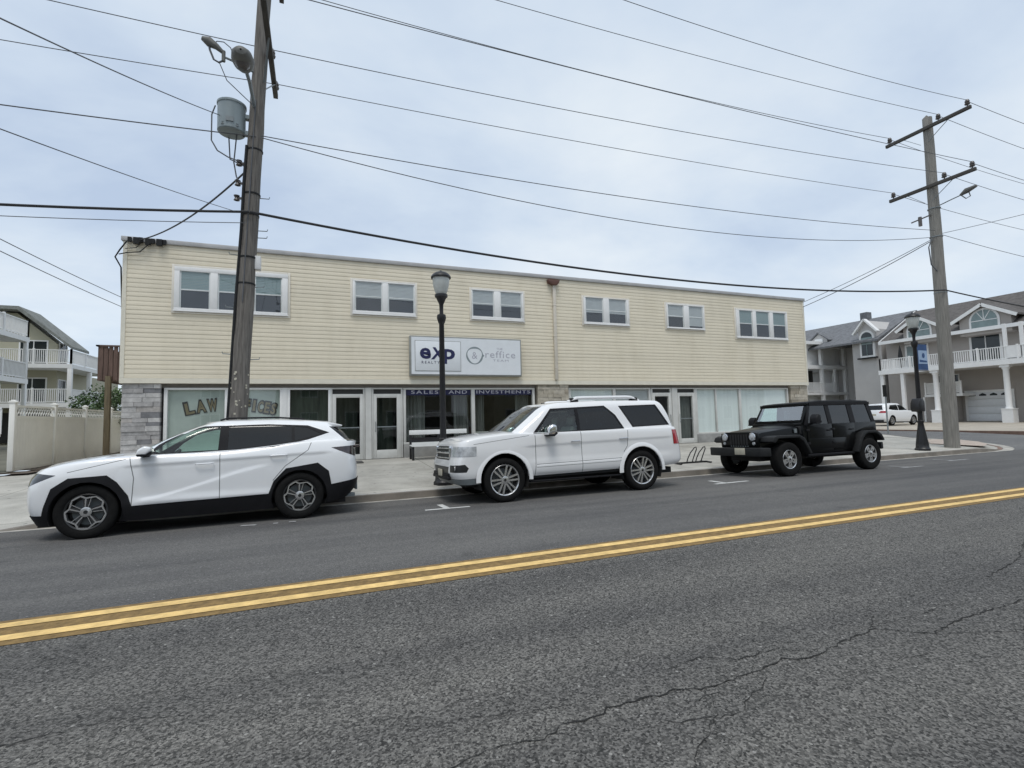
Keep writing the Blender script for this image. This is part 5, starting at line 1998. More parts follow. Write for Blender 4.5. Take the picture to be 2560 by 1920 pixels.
class Shell:
    """half of a car skin (y<=0); regions are cut out of it along exact outlines and become parts."""

    def __init__(self):
        self.bm = bmesh.new()
        self.parts = []

    def finish_base(self):
        bm = self.bm
        bmesh.ops.remove_doubles(bm, verts=bm.verts, dist=1e-5)
        loose = [v for v in bm.verts if not v.link_faces]
        bmesh.ops.delete(bm, geom=loose, context='VERTS')
        self.lay = bm.faces.layers.int.new('part')
        self.mlay = bm.faces.layers.int.new('mat')
        ref = bm.copy()
        bmesh.ops.triangulate(ref, faces=ref.faces)
        ref.normal_update()
        self.rv = [v.co.copy() for v in ref.verts]
        self.rn = []
        for v in ref.verts:
            n = v.normal.copy()
            if abs(v.co.y) < 1e-4:
                n.y = 0
            self.rn.append(n.normalized() if n.length > 1e-6 else Vector((0, 0, 1)))
        ref.verts.index_update()
        self.rf = [[v.index for v in f.verts] for f in ref.faces]
        self.bvh = BVHTree.FromPolygons(self.rv, self.rf)
        ref.free()

    def normal(self, co):
        loc, nn, idx, d = self.bvh.find_nearest(co)
        f = self.rf[idx]
        w = poly_3d_calc([self.rv[i] for i in f], loc)
        n = Vector()
        for k, i in zip(w, f):
            n += self.rn[i] * k
        return n.normalized() if n.length > 1e-6 else nn

    def cut(self, poly, axis='y', cond=None, part=None, mat=None, only=0):
        bm = self.bm
        g = (lambda c: (c.x, c.z)) if axis == 'y' else ((lambda c: (c.y, c.z)) if axis == 'x' else (lambda c: (c.x, c.y)))
        x0, x1 = min(p[0] for p in poly), max(p[0] for p in poly)
        y0, y1 = min(p[1] for p in poly), max(p[1] for p in poly)
        for i in range(len(poly)):
            a, b = poly[i], poly[(i + 1) % len(poly)]
            ex, ey = b[0] - a[0], b[1] - a[1]
            if abs(ex) + abs(ey) < 1e-9:
                continue
            nx, ny = ey, -ex
            if axis == 'y':
                co, no = Vector((a[0], 0, a[1])), Vector((nx, 0, ny))
            elif axis == 'x':
                co, no = Vector((0, a[0], a[1])), Vector((0, nx, ny))
            else:
                co, no = Vector((a[0], a[1], 0)), Vector((nx, ny, 0))
            ex0, ex1 = min(a[0], b[0]) - .02, max(a[0], b[0]) + .02
            ey0, ey1 = min(a[1], b[1]) - .02, max(a[1], b[1]) + .02
            fs = []
            for f in bm.faces:
                if f[self.lay] != only:
                    continue
                ps = [g(v.co) for v in f.verts]
                if max(p[0] for p in ps) < ex0 or min(p[0] for p in ps) > ex1 or max(p[1] for p in ps) < ey0 or min(p[1] for p in ps) > ey1:
                    continue
                if cond and not cond(f.calc_center_median(), f.normal):
                    continue
                fs.append(f)
            if not fs:
                continue
            geom = fs + list({e for f in fs for e in f.edges}) + list({v for f in fs for v in f.verts})
            bmesh.ops.bisect_plane(bm, geom=geom, dist=1e-5, plane_co=co, plane_no=no.normalized())
        sel = []
        for f in bm.faces:
            if f[self.lay] != only:
                continue
            c = f.calc_center_median()
            if cond and not cond(c, f.normal):
                continue
            q = g(c)
            if x0 <= q[0] <= x1 and y0 <= q[1] <= y1 and pip(q, poly):
                sel.append(f)
        if part is None and mat is None:
            bmesh.ops.delete(bm, geom=sel, context='FACES')
            return
        if part is not None:
            if part not in self.parts:
                self.parts.append(part)
            pid = self.parts.index(part) + 1
            for f in sel:
                f[self.lay] = pid
        if mat is not None:
            for f in sel:
                f[self.mlay] = mat

    def emit(self, part, name, mats, parent, offset=0.0, sides=(-1, 1), join=False, thick=0.0):
        """link one part (both halves joined, or one object per side)."""
        bm = self.bm
        pid = 0 if part is None else self.parts.index(part) + 1
        fs = [f for f in bm.faces if f[self.lay] == pid]
        if not fs:
            print('EMPTY PART', name)
            return []
        idx, vs, ns = {}, [], []
        faces, mi = [], []
        for f in fs:
            q = []
            for v in f.verts:
                if v.index not in idx or True:
                    pass
                k = idx.get(v)
                if k is None:
                    n = self.normal(v.co)
                    k = len(vs)
                    idx[v] = k
                    vs.append(v.co + n * offset)
                    ns.append(n)
                q.append(k)
            faces.append(q)
            mi.append(f[self.mlay])
        outs = []
        groups = [sides] if join else [(s,) for s in sides]
        for gset in groups:
            V, Fc, Nn, Mi = [], [], [], []
            for s in gset:
                b = len(V)
                if s < 0:
                    V += [tuple(p) for p in vs]
                    Nn += [tuple(n) for n in ns]
                    Fc += [[b + i for i in q] for q in faces]
                else:
                    V += [(p.x, -p.y, p.z) for p in vs]
                    Nn += [(n.x, -n.y, n.z) for n in ns]
                    Fc += [[b + i for i in reversed(q)] for q in faces]
                Mi += mi
            me = bpy.data.meshes.new(name)
            me.from_pydata(V, [], Fc)
            for m in (mats if isinstance(mats, (list, tuple)) else [mats]):
                me.materials.append(m)
            for i, p in enumerate(me.polygons):
                p.use_smooth = True
                p.material_index = min(Mi[i], len(me.materials) - 1)
            me.normals_split_custom_set_from_vertices(Nn)
            o = bpy.data.objects.new(name, me)
            COL.objects.link(o)
            o.parent = parent
            outs.append(o)
        return outs


def circle(cx, cz, r, n=22, a0=0, a1=2 * PI):
    return [(cx + r * math.cos(a0 + (a1 - a0) * i / n), cz + r * math.sin(a0 + (a1 - a0) * i / n)) for i in range(n)]


def seam(sh, pts, w=.011, axis='y', cond=None, mat=1):
    for a, b in zip(pts, pts[1:]):
        a, b = Vector(a), Vector(b)
        d = (b - a).normalized()
        s = Vector((-d.y, d.x)) * (w / 2)
        sh.cut([tuple(a - s), tuple(b - s), tuple(b + s), tuple(a + s)], axis, cond, mat=mat)


def wheel(parent, x, y, rad, width, rim, style, out, tyremat='tyre'):
    """out = -1: outer face towards -y."""
    w = width
    m = MB()
    m.lathe([(rim - .012, -w * .40), (rim + .004, -w * .47), (rim + .03, -w * .5), (rad - .05, -w * .5), (rad - .018, -w * .46), (rad - .004, -w * .38),
             (rad, -w * .3), (rad, w * .3), (rad - .018, w * .46), (rad - .05, w * .5), (rim, w * .47)], axis='y', n=48)
    for k in (-.14, .14):
        m.lathe([(rad + .0015, w * (k - .02)), (rad + .0015, w * (k + .02))], axis='y', n=48)
    t = m.build('wheel', M[tyremat], parent, angle=40)
    if out > 0:
        t.rotation_euler = (0, 0, PI)
    t.location = (x, y, rad)
    m = MB()
    m.m = 1 if style == 'pinwheel' else 0
    m.lathe([(rim, -w * .42), (rim - .012, -w * .46), (rim - .03, -w * .42), (rim - .04, w * .3)], axis='y', n=48)
    m.m = 1
    m.lathe([(rim - .038, w * .05), (.0, w * .05)], axis='y', n=32)
    m.m = 0
    yo = -w * .44

    def bar(p, q, ww, d0=yo, d1=None, w2=None):
        d1 = d1 if d1 is not None else d0 + .05
        p, q = Vector(p), Vector(q)
        d = (q - p).normalized()
        s = Vector((-d.y, d.x))
        w2 = ww if w2 is None else w2
        pts = [p - s * ww / 2, q - s * w2 / 2, q + s * w2 / 2, p + s * ww / 2]
        m.prism([(a.x, a.y) for a in pts], 'y', d0, d1)
    pol = lambda r_, a: (r_ * math.cos(a), r_ * math.sin(a))
    if style == 'pinwheel':
        for k in range(5):
            a = R(72 * k + 20)
            m.m = 2
            m.prism([pol(.05, a - .4), pol(rim - .05, a - .16), pol(rim - .05, a + .2), pol(.05, a + .4)], 'y', yo + .012, yo + .06)
            m.m = 0
            bar(pol(rim - .066, a), pol(rim - .022, a + .26), .02, yo, yo + .05, .024)
            bar(pol(rim - .022, a + .24), pol(rim - .024, a + .74), .024, yo - .001, yo + .05, .022)
            bar(pol(rim - .024, a + .72), pol(rim - .066, a + 1.257), .015, yo + .002, yo + .05, .02)
            bar(pol(.07, a + .1), pol(rim - .066, a), .014, yo + .004, yo + .05, .018)
            bar(pol(.075, a + .9), pol(rim - .05, a + .95), .008, yo + .008, yo + .05)
    elif style == 'twin':
        for k in range(6):
            a = R(60 * k + 10)
            s = Vector((-math.sin(a), math.cos(a)))
            for q in (-1, 1):
                p0 = Vector(pol(.05, a)) + s * .022 * q
                p1 = Vector(pol(rim - .02, a)) + s * .048 * q
                bar(p0, p1, .032, yo, yo + .05, .034)
    elif style == 'five':
        for k in range(5):
            a = R(72 * k + 54)
            bar(pol(.05, a), pol(rim - .015, a), .085, yo, yo + .06, .125)
    else:
        for k in range(7):
            a = R(360 / 7 * k)
            bar(pol(.03, a), pol(rim - .015, a), .045, yo, yo + .05)
    m.lathe([(0, yo - .006), (.05, yo - .006), (.068, yo), (.07, yo + .05)], axis='y', n=20)
    m.m = 1
    if style == 'five':
        for k in range(5):
            a = R(72 * k + 54)
            m.lathe([(.016, yo - .003), (.0, yo - .003)], (.057 * 1.9 * math.cos(a), 0, .057 * 1.9 * math.sin(a)), axis='y', n=8)
    m.lathe([(.026, yo - .008), (0, yo - .008)], axis='y', n=12)
    r_ = m.build('rim', [M['alloy'], M['rimdark'], M['rimgrey']], t, angle=40)
    m = MB()
    m.lathe([(0, w * .0), (rim * .72, w * .0), (rim * .72, w * .06), (0, w * .06)], axis='y', n=28)
    m.build('brake_disc', M['galv'], t)
    return t


def arch_liner(parent, x, yin, yout, r, zc):
    m = MB()
    n = 16
    vs = []
    for k in range(n + 1):
        a = PI * (k / n) * 1.24 - PI * .12
        vs += [(x + (r + .005) * math.cos(a), yout, zc + (r + .005) * math.sin(a)), (x + (r + .02) * math.cos(a), yin, zc + (r + .02) * math.sin(a))]
    m.add(vs, [(2 * i, 2 * i + 1, 2 * i + 3, 2 * i + 2) for i in range(n)], True)
    back = [(x + (r + .02) * math.cos(PI * (k / n) * 1.24 - PI * .12), yin, zc + (r + .02) * math.sin(PI * (k / n) * 1.24 - PI * .12)) for k in range(n + 1)]
    m.add(back, [tuple(range(n + 1))])
    return m.build('wheel_housing', M['cabin'], parent, fix=False)


def seats(parent, mat, xs, zc, wide=.5):
    for x in xs:
        for y in (-.37, .37):
            m = MB()
            m.prism([(x - .3, zc), (x + .22, zc - .05), (x + .45, zc + .52), (x + .33, zc + .6), (x + .12, zc + .14), (x - .3, zc + .15)], 'y', y - wide / 2, y + wide / 2)
            m.prism([(x + .36, zc + .6), (x + .46, zc + .58), (x + .5, zc + .78), (x + .4, zc + .8)], 'y', y - .13, y + .13)
            m.build('seat', M[mat], parent, bevel=.05, seg=3)


def steering(parent, x, y, z):
    m = MB()
    n = 24
    c = Vector((x, y, z))
    u, v = Vector((0, 1, 0)), Vector((.42, 0, .9))
    m.tube([c + u * .18 * math.cos(2 * PI * k / n) + v * .18 * math.sin(2 * PI * k / n) for k in range(n + 1)], .016, 8, caps=False)
    m.bar(c - u * .17, c + u * .17, .05, .03)
    m.tube([c, c + Vector((-.35, 0, -.16))], .03, 8)
    m.build('steering_wheel', M['cabin'], parent)


def mirror(parent, x, y, z, s, paint, cap='blacktrim', w=.2, h=.16):
    m = MB()
    m.prism([(x - .09, z), (x + .03, z + .0), (x + .09, z + .06), (x + .085, z + h), (x + .0, z + h + .02), (x - .08, z + h * .7)], 'y', y, y + s * w)
    o = m.build('side_mirror', M[paint], parent, bevel=.03, seg=3)
    m = MB()
    m.prism([(x - .08, z - .012), (x + .03, z - .02), (x + .1, z + .03), (x + .09, z + .06), (x + .03, z + .02), (x - .085, z + .02)], 'y', y + s * .0, y + s * (w + .004))
    m.bar((x, y + s * .05, z + .02), (x - .02, y - s * .1, z - .04), .09, .05)
    m.build('mirror_base', M[cap], o, bevel=.01)
    m = MB()
    m.box(x + .08, x + .094, y + s * .025, y + s * (w - .025), z + .04, z + h - .02)
    m.build('mirror_glass', M['chrome'], o)
    return o


def handle(parent, x, y, z, s, mat, w=.2):
    m = MB()
    m.tube([(x - w / 2, y, z), (x - w / 2 + .02, y + s * .03, z + .004), (x + w / 2 - .02, y + s * .034, z + .008), (x + w / 2, y, z + .008)], [.008, .011, .011, .008], 8)
    return m.build('handle', M[mat], parent)


def cabin(parent, x0, x1, w, zf, zb):
    m = MB()
    m.box(x0, x1, -w, w, zf - .02, zf)
    for s in (-1, 1):
        m.box(x0, x1, s * w, s * (w - .03), zf, zb)
    m.box(x0, x0 + .05, -w, w, zf, zb)
    m.box(x1 - .05, x1, -w, w, zf, zb)
    m.build('cabin_floor', M['cabin'], parent)
    m = MB()
    m.prism([(x0 - .1, zb - .2), (x0 + .42, zb - .22), (x0 + .4, zb + .0), (x0 + .2, zb + .06), (x0 - .1, zb + .02)], 'y', -w + .02, w - .02)
    m.build('dashboard', M['cabin'], parent, bevel=.03)


side_only = lambda c, n: True


# ------------------------------------------------------------------ white compact crossover in front, left
def crossover(label, full=True, paint='paint_white', name='parked_car'):
    t = thing(name, label, 'car')
    WB, RW = 2.755, .372
    xa = WB / 2
    za = RW
    sh = Shell()
    belt = [(-2.3, .93), (-2.0, .975), (-1.6, 1.045), (-1.1, 1.095), (-.6, 1.115), (.2, 1.125), (.9, 1.175), (1.5, 1.235), (2.0, 1.245), (2.4, 1.22)]
    lv = [dict(xf=-2.04, xr=2.20, W=.85, z=[(-2.2, .24), (-1.6, .2), (1.6, .2), (2.3, .34)], Df=.48, e=3.6),
          dict(xf=-2.12, xr=2.31, W=.905, z=[(-2.2, .40), (0, .40), (2.3, .47)], Df=.48, e=3.6),
          dict(xf=-2.145, xr=2.335, W=.928, z=[(-2.2, .60), (0, .60), (2.3, .66)], Df=.48, e=3.6, w=[(-1.4, 1.0), (-.4, .985), (.6, .985), (1.5, 1.005)]),
          dict(xf=-2.135, xr=2.315, W=.934, z=[(-2.2, .78), (0, .80), (2.3, .90)], Df=.48, e=3.5, w=[(-1.4, 1.0), (-.4, .985), (.6, .985), (1.5, 1.01)]),
          dict(xf=-2.11, xr=2.30, W=.918, z=[(-2.2, .875), (-1, .98), (1, 1.04), (2.3, 1.09)], Df=.5, e=3.4, w=[(-1.4, .995), (0, 1.0), (1.5, 1.01)]),
          dict(xf=-2.05, xr=2.32, W=.868, z=belt, Df=.54, e=3.2, lin=True, sub=3),
          dict(xf=-2.0, xr=2.28, W=.80, z=[(x, z + .016) for x, z in belt], Df=.54, e=3.2)]
    rows = loft(lv, 9)
    sst = lambda a, b, v: (lambda q: q * q * (3 - 2 * q))(min(1, max(0, (v - a) / (b - a))))
    for row in rows:
        for q in row:
            if abs(q.y) < .7:
                continue
            # shoulder crease, then two slanting creases that meet on the front door, and a sill tuck
            zs = .985 + .055 * (q.x + 1) / 2
            q.y += .016 * sst(0, .035, zs - q.z) * sst(0, .25, q.x + 1.05) * sst(.0, .2, 1.9 - q.x) * sst(.42, .55, q.z)
            zl = .50 + .42 * sst(-.9, 1.1, q.x)
            q.y -= .014 * sst(0, .03, zl - q.z) * sst(0, .2, q.x + .85) * sst(0, .25, 1.0 - q.x) * sst(.40, .46, q.z)
    grid_faces(sh.bm, rows)
    cowl = -.88
    grid_faces(sh.bm, deck_rows(rows[-1], lambda x: .06, 0, 0), keep=lambda c: c.x < cowl)
    gb = [(x, z - .03) for x, z in belt]
    gl_ = [dict(xf=-1.12, xr=2.24, W=.815, z=gb, Df=.5, Dr=.3, e=2.5, er=3.5, lin=True),
           dict(xf=-.66, xr=2.10, W=.745, z=[(-.7, 1.325), (0, 1.345), (1.2, 1.37), (2.2, 1.40)], Df=.42, Dr=.3, e=2.5, er=3.5),
           dict(xf=-.30, xr=1.97, W=.675, z=[(-.3, 1.49), (.3, 1.53), (1.2, 1.525), (2.2, 1.475)], Df=.4, Dr=.3, e=2.5, er=3.5, sub=4),
           dict(xf=-.06, xr=1.93, W=.585, z=[(-.1, 1.575), (.4, 1.615), (.9, 1.615), (1.5, 1.585), (2.1, 1.525)], Df=.35, Dr=.25, e=2.5, er=4)]
    grow = loft(gl_, 6)
    grid_faces(sh.bm, grow)
    grid_faces(sh.bm, deck_rows(grow[-1], lambda x: .045, 0, 0, 6))
    sh.finish_base()
    low = lambda c, n: c.z < 1.3 and abs(c.y) > .45
    gside = lambda c, n: c.z > 1.05 and abs(n.y) > .35 and abs(c.y) > .4
    # wheel openings, then cladding around them
    for s in (-1, 1):
        sh.cut(circle(s * xa, za, .415), 'y', lambda c, n: c.z < 1.0 and abs(c.y) > .6)
    cf = lambda c, n: c.z < 1.0 and abs(c.y) > .5
    sh.cut([(-2.3, .1), (-.86, .1), (-.86, .42), (-.9, .56), (-1.03, .76), (-1.15, .865), (-1.58, .85), (-1.76, .72), (-1.84, .46), (-1.86, .36), (-2.3, .36)], 'y', lambda c, n: c.z < 1.0, 'cladding')
    sh.cut([(-.86, .1), (1.0, .1), (1.0, .44), (-.86, .41)], 'y', cf, 'cladding')
    sh.cut([(1.0, .1), (2.5, .1), (2.5, .62), (1.86, .52), (1.82, .74), (1.65, .885), (1.17, .82), (.99, .63), (.92, .44), (1.0, .44)], 'y', lambda c, n: c.z < 1.0, 'cladding')
    sh.cut([(-2.4, .77), (-2.06, .755), (-1.72, .9), (-1.95, .935), (-2.4, .90)], 'y', lambda c, n: c.z < 1.0 and abs(c.y) > .5, 'headlight')
    sh.cut([(-.53, .45), (0.02, .45), (0.02, .88), (-.53, .88)], 'x', lambda c, n: c.x < -1.9 and c.z < .95, 'grille')
    sh.cut([(1.86, 1.125), (2.5, 1.16), (2.5, 1.0), (2.27, .96), (2.1, 1.02)], 'y', low, 'tail_light')
    # glass
    sh.cut([(-.66, 1.14), (.2, 1.15), (.22, 1.515), (.0, 1.51), (-.28, 1.435), (-.5, 1.29)], 'y', gside, 'front_window')
    sh.cut([(.33, 1.155), (.98, 1.21), (1.25, 1.255), (1.25, 1.51), (.9, 1.525), (.34, 1.52)], 'y', gside, 'rear_window')
    sh.cut([(1.3, 1.265), (1.72, 1.36), (1.5, 1.475), (1.3, 1.505)], 'y', gside, 'quarter_window')
    sh.cut([(-.74, 1.115), (.98, 1.17), (1.5, 1.27), (1.84, 1.38), (1.5, 1.51), (.9, 1.545), (.0, 1.535), (-.3, 1.46), (-.56, 1.31)], 'y', gside, 'window_trim')
    sh.cut([(-.66, 1.12), (.01, 1.12), (.01, 1.56), (-.52, 1.535)], 'x', lambda c, n: c.x < -.1 and n.x < -.25 and c.z > 1.09, 'windshield')
    sh.cut([(1.84, 1.485), (2.3, 1.485), (2.4, 1.225), (2.12, 1.225)], 'y', lambda c, n: c.x > 1.8 and c.z > 1.2, 'rear_glass')
    # panel gaps
    seam(sh, [(-.86, .41), (-.84, .8), (-.9, 1.1)], cond=low)
    seam(sh, [(.245, .43), (.24, 1.12)], cond=low)
    seam(sh, [(.98, .64), (1.16, .86), (1.5, 1.1), (1.55, 1.22)], cond=low)
    seam(sh, [(-1.6, .93), (-.95, 1.08)], .009, cond=lambda c, n: c.z < 1.3 and abs(c.y) > .7)
    sh.emit(None, 'body', [M[paint], M['seam']], t, join=True)
    sh.emit('cladding', 'cladding', M['blacktrim'], t, offset=.009, join=True)
    for o in sh.emit('headlight', 'headlight', M['headdark'], t, offset=.003):
        pass
    sh.emit('grille', 'grille', M['rimdark'], t, offset=.003, join=True)
    sh.emit('tail_light', 'tail_light', M['taildark'], t, offset=.003)
    sh.emit('front_window', 'side_window', M['cargl'], t, offset=-.004)
    sh.emit('rear_window', 'side_window', M['cargldark'], t, offset=-.004)
    sh.emit('quarter_window', 'side_window', M['cargldark'], t, offset=-.004)
    sh.emit('window_trim', 'window_surround', M['blacktrim'], t, offset=.002)
    sh.emit('windshield', 'windshield', M['cargl'], t, join=True)
    sh.emit('rear_glass', 'rear_window', M['cargldark'], t, join=True)
    sh.bm.free()
    for s in (-1, 1):
        for x in (-xa, xa):
            wheel(t, x, s * .79, RW, .235, .258, 'pinwheel', s)
            arch_liner(t, x, s * .5, s * .91, .415, za)
        mirror(t, -.70, s * .88, 1.125, s, paint, w=.2, h=.115)
        for x, z in ((.04, .955), (1.06, 1.03)):
            handle(t, x, s * .925, z, s, paint, .24)
        m = MB()
        m.tube([(.2, s * .56, 1.63), (.3, s * .565, 1.66), (1.0, s * .56, 1.66), (1.45, s * .55, 1.625)], .014, 8)
        m.build('roof_rail', M['blacktrim'], t)
    m = MB()
    m.prism([(1.72, 1.54), (1.9, 1.55), (2.07, 1.505), (2.05, 1.475), (1.85, 1.475)], 'y', -.6, .6)
    m.build('spoiler', M[paint], t, bevel=.015)
    m = MB()
    m.prism([(2.2, 1.14), (2.36, 1.155), (2.345, 1.125), (2.2, 1.08)], 'y', -.66, .66)
    m.build('tail_light', M['taildark'], t, bevel=.012)
    m = MB()
    m.box(2.29, 2.33, -.45, .45, .36, .5)
    m.box(2.1, 2.26, -.7, -.6, .27, .33)
    m.build('rear_valance', M['galv'], t, bevel=.01)
    m = MB()
    m.box(-1.95, 2.1, -.72, .72, .19, .27)
    m.build('underbody', M['cabin'], t)
    cabin(t, -.85, 1.9, .78, .38, 1.02)
    seats(t, 'seat', (-.12, .85), .62)
    steering(t, -.45, -.37, 1.02)
    return t


c1 = crossover('white crossover with black wheel arch cladding parked before the law office windows')
TILT = math.atan(.035)


def place(o, x, y, rz=0.0):
    o.location = (x, y, zroad(y))
    o.rotation_euler = (-TILT, 0, rz)


place(c1, -1.67, 8.79 + .79 + .115, .045)


# ------------------------------------------------------------------ big white SUV
def big_suv(label):
    t = thing('parked_car', label, 'SUV')
    RW = .405
    xa = 1.51
    za = RW
    paint = 'paint_pearl'
    sh = Shell()
    belt = [(-2.45, 1.10), (-2.2, 1.15), (-1.8, 1.205), (-1.3, 1.24), (-.6, 1.235), (.5, 1.245), (1.5, 1.265), (2.6, 1.27)]
    lv = [dict(xf=-2.36, xr=2.56, W=.93, z=[(-2.4, .36), (-1.9, .36), (-1.2, .40), (1.2, .42), (2.6, .50)], Df=.36, e=4.6, er=5),
          dict(xf=-2.46, xr=2.63, W=.975, z=[(-2.4, .52), (0, .55), (2.6, .58)], Df=.36, e=4.6, er=5),
          dict(xf=-2.47, xr=2.62, W=.99, z=[(-2.4, .70), (0, .72), (2.6, .78)], Df=.36, e=4.6, er=5),
          dict(xf=-2.42, xr=2.58, W=1.0, z=[(-2.4, .88), (0, .92), (2.6, .98)], Df=.34, e=4.6, er=5, w=[(-1.5, 1.0), (-.5, .988), (.6, .988), (1.5, 1.0)]),
          dict(xf=-2.40, xr=2.55, W=.99, z=[(-2.4, 1.02), (0, 1.12), (2.6, 1.16)], Df=.33, e=4.6, er=5, w=[(-1.5, 1.0), (0, .99), (1.5, 1.0)]),
          dict(xf=-2.36, xr=2.53, W=.962, z=belt, Df=.33, e=4.4, er=5, lin=True, sub=3),
          dict(xf=-2.30, xr=2.50, W=.90, z=[(x, z + .018) for x, z in belt], Df=.33, e=4.4, er=5)]
    rows = loft(lv, 9)
    sst = lambda a, b, v: (lambda q: q * q * (3 - 2 * q))(min(1, max(0, (v - a) / (b - a))))
    for row in rows:
        for q in row:
            if abs(q.y) < .8:
                continue
            q.y += .014 * sst(0, .03, 1.03 + .02 * q.x - q.z) * sst(0, .3, q.x + 1.2) * sst(0, .3, 2.4 - q.x) * sst(.66, .8, q.z)
            q.y -= .012 * sst(0, .02, .655 + .0145 * (q.x + .87) - q.z) * sst(0, .05, q.x + .87) * sst(0, .05, 1.06 - q.x) * sst(.46, .5, q.z)
    grid_faces(sh.bm, rows)
    grid_faces(sh.bm, deck_rows(rows[-1], lambda x: .055, 0, 0), keep=lambda c: c.x < -1.18)
    gb = [(x, z - .03) for x, z in belt]
    gl_ = [dict(xf=-1.50, xr=2.49, W=.925, z=gb, Df=.5, Dr=.28, e=2.8, er=5, lin=True),
           dict(xf=-1.07, xr=2.42, W=.865, z=[(-1.1, 1.50), (0, 1.49), (2.4, 1.52)], Df=.42, Dr=.26, e=2.8, er=5),
           dict(xf=-.78, xr=2.31, W=.80, z=[(-.8, 1.70), (0, 1.725), (1, 1.755), (2.4, 1.765)], Df=.36, Dr=.25, e=2.8, er=5, sub=4),
           dict(xf=-.60, xr=2.24, W=.72, z=[(-.6, 1.785), (-.1, 1.83), (1, 1.86), (2, 1.855), (2.4, 1.83)], Df=.32, Dr=.25, e=2.8, er=5)]
    grow = loft(gl_, 6)
    grid_faces(sh.bm, grow)
    grid_faces(sh.bm, deck_rows(grow[-1], lambda x: .04, 0, 0, 6))
    sh.finish_base()
    low = lambda c, n: c.z < 1.4 and abs(c.y) > .5
    lows = lambda c, n: c.z < 1.32 and abs(c.y) > .8
    gside = lambda c, n: c.z > 1.15 and abs(n.y) > .35 and abs(c.y) > .5
    for s in (-1, 1):
        sh.cut(circle(s * xa, za + .015, .475), 'y', lambda c, n: c.z < 1.1 and abs(c.y) > .6)
    sh.cut([(-1.05, .2), (1.05, .2), (1.05, .47), (-1.05, .445)], 'y', lambda c, n: c.z < .6, 'rocker')
    sh.cut([(-2.6, .2), (-1.95, .2), (-1.95, .47), (-2.6, .455)], 'y', lambda c, n: c.z < .6, 'skirt')
    sh.cut([(-2.6, .86), (-2.06, .87), (-2.05, 1.035), (-2.6, 1.05)], 'y', lambda c, n: c.z < 1.2 and abs(c.y) > .535 and c.x < -1.9, 'headlight')
    sh.cut([(-2.6, .58), (-2.24, .585), (-2.2, .655), (-2.27, .725), (-2.6, .70)], 'y', lambda c, n: c.z < .9 and abs(c.y) > .66 and c.x < -1.9, 'fog')
    sh.cut([(-.535, .80), (.01, .80), (.01, 1.055), (-.535, 1.055)], 'x', lambda c, n: c.x < -2.1, 'grille')
    sh.cut([(-.5, .5), (.01, .5), (.01, .68), (-.58, .68)], 'x', lambda c, n: c.x < -2.1, 'lower_grille')
    sh.cut([(2.30, 1.215), (2.7, 1.215), (2.7, .915), (2.32, .915)], 'y', lambda c, n: c.x > 2.1 and abs(c.y) > .72 and c.z < 1.3, 'tail_light')
    sh.cut([(-.83, 1.235), (-.44, 1.675), (.07, 1.70), (.07, 1.27)], 'y', gside, 'front_window')
    sh.cut([(.14, 1.272), (.14, 1.702), (.76, 1.725), (.96, 1.55), (1.12, 1.29)], 'y', gside, 'rear_window')
    sh.cut([(1.16, 1.725), (2.02, 1.745), (2.26, 1.34), (1.40, 1.315)], 'y', gside, 'quarter_window')
    sh.cut([(-.91, 1.225), (-.46, 1.71), (.77, 1.755), (1.0, 1.56), (1.17, 1.265)], 'y', gside, 'window_trim')
    sh.cut([(1.11, 1.745), (2.05, 1.765), (2.31, 1.32), (1.37, 1.295)], 'y', gside, 'window_trim')
    sh.cut([(-.76, 1.265), (.01, 1.265), (.01, 1.79), (-.64, 1.765)], 'x', lambda c, n: c.x < -.35 and n.x < -.25 and c.z > 1.2, 'windshield')
    sh.cut([(-.72, 1.32), (.01, 1.32), (.01, 1.74), (-.66, 1.74)], 'x', lambda c, n: c.x > 2.1 and n.x > .3 and c.z > 1.2, 'rear_glass')
    for pts in ([(-.9, .445), (-.88, .8), (-.88, 1.2)], [(.11, .455), (.11, 1.25)], [(1.08, .8), (1.17, .92), (1.2, 1.24)]):
        seam(sh, pts, .012, cond=lows)
    seam(sh, [(-.87, .655), (1.08, .685)], .012, cond=lows)
    seam(sh, [(-.87, .60), (1.06, .625)], .008, cond=lows)
    seam(sh, [(-2.1, 1.075), (-1.0, 1.2)], .009, cond=lambda c, n: abs(c.y) > .8)
    sh.emit(None, 'body', [M[paint], M['seam']], t, join=True)
    sh.emit('rocker', 'rocker_panel', M['greytrim'], t, offset=.006)
    sh.emit('skirt', 'bumper_skirt', M['galv'], t, join=True, offset=.006)
    hl = sh.emit('headlight', 'headlight', M['headlight'], t, offset=.006)
    sh.emit('fog', 'fog_light', M['rimdark'], t, offset=-.004)
    sh.emit('grille', 'grille', M['rimdark'], t, join=True)
    sh.emit('lower_grille', 'lower_grille', M['rimdark'], t, join=True)
    sh.emit('tail_light', 'tail_light', M['tail'], t, offset=.008)
    sh.emit('front_window', 'side_window', M['cargl'], t, offset=-.004)
    sh.emit('rear_window', 'side_window', M['cargldark'], t, offset=-.004)
    sh.emit('quarter_window', 'side_window', M['cargldark'], t, offset=-.004)
    sh.emit('window_trim', 'window_surround', M['blacktrim'], t, offset=.0015)
    sh.emit('windshield', 'windshield', M['cargl'], t, join=True)
    sh.emit('rear_glass', 'rear_window', M['cargldark'], t, join=True)
    sh.bm.free()
    m = MB()
    for z in (.83, .92, 1.01):
        m.box(-2.445, -2.405, -.52, .52, z - .004, z + .02 if z != .92 else z + .035)
    for y in (-.53, .53):
        m.box(-2.44, -2.37, y - .018, y + .018, .80, 1.055)
    m.build('grille_bar', M['chrome'], t, bevel=.006)
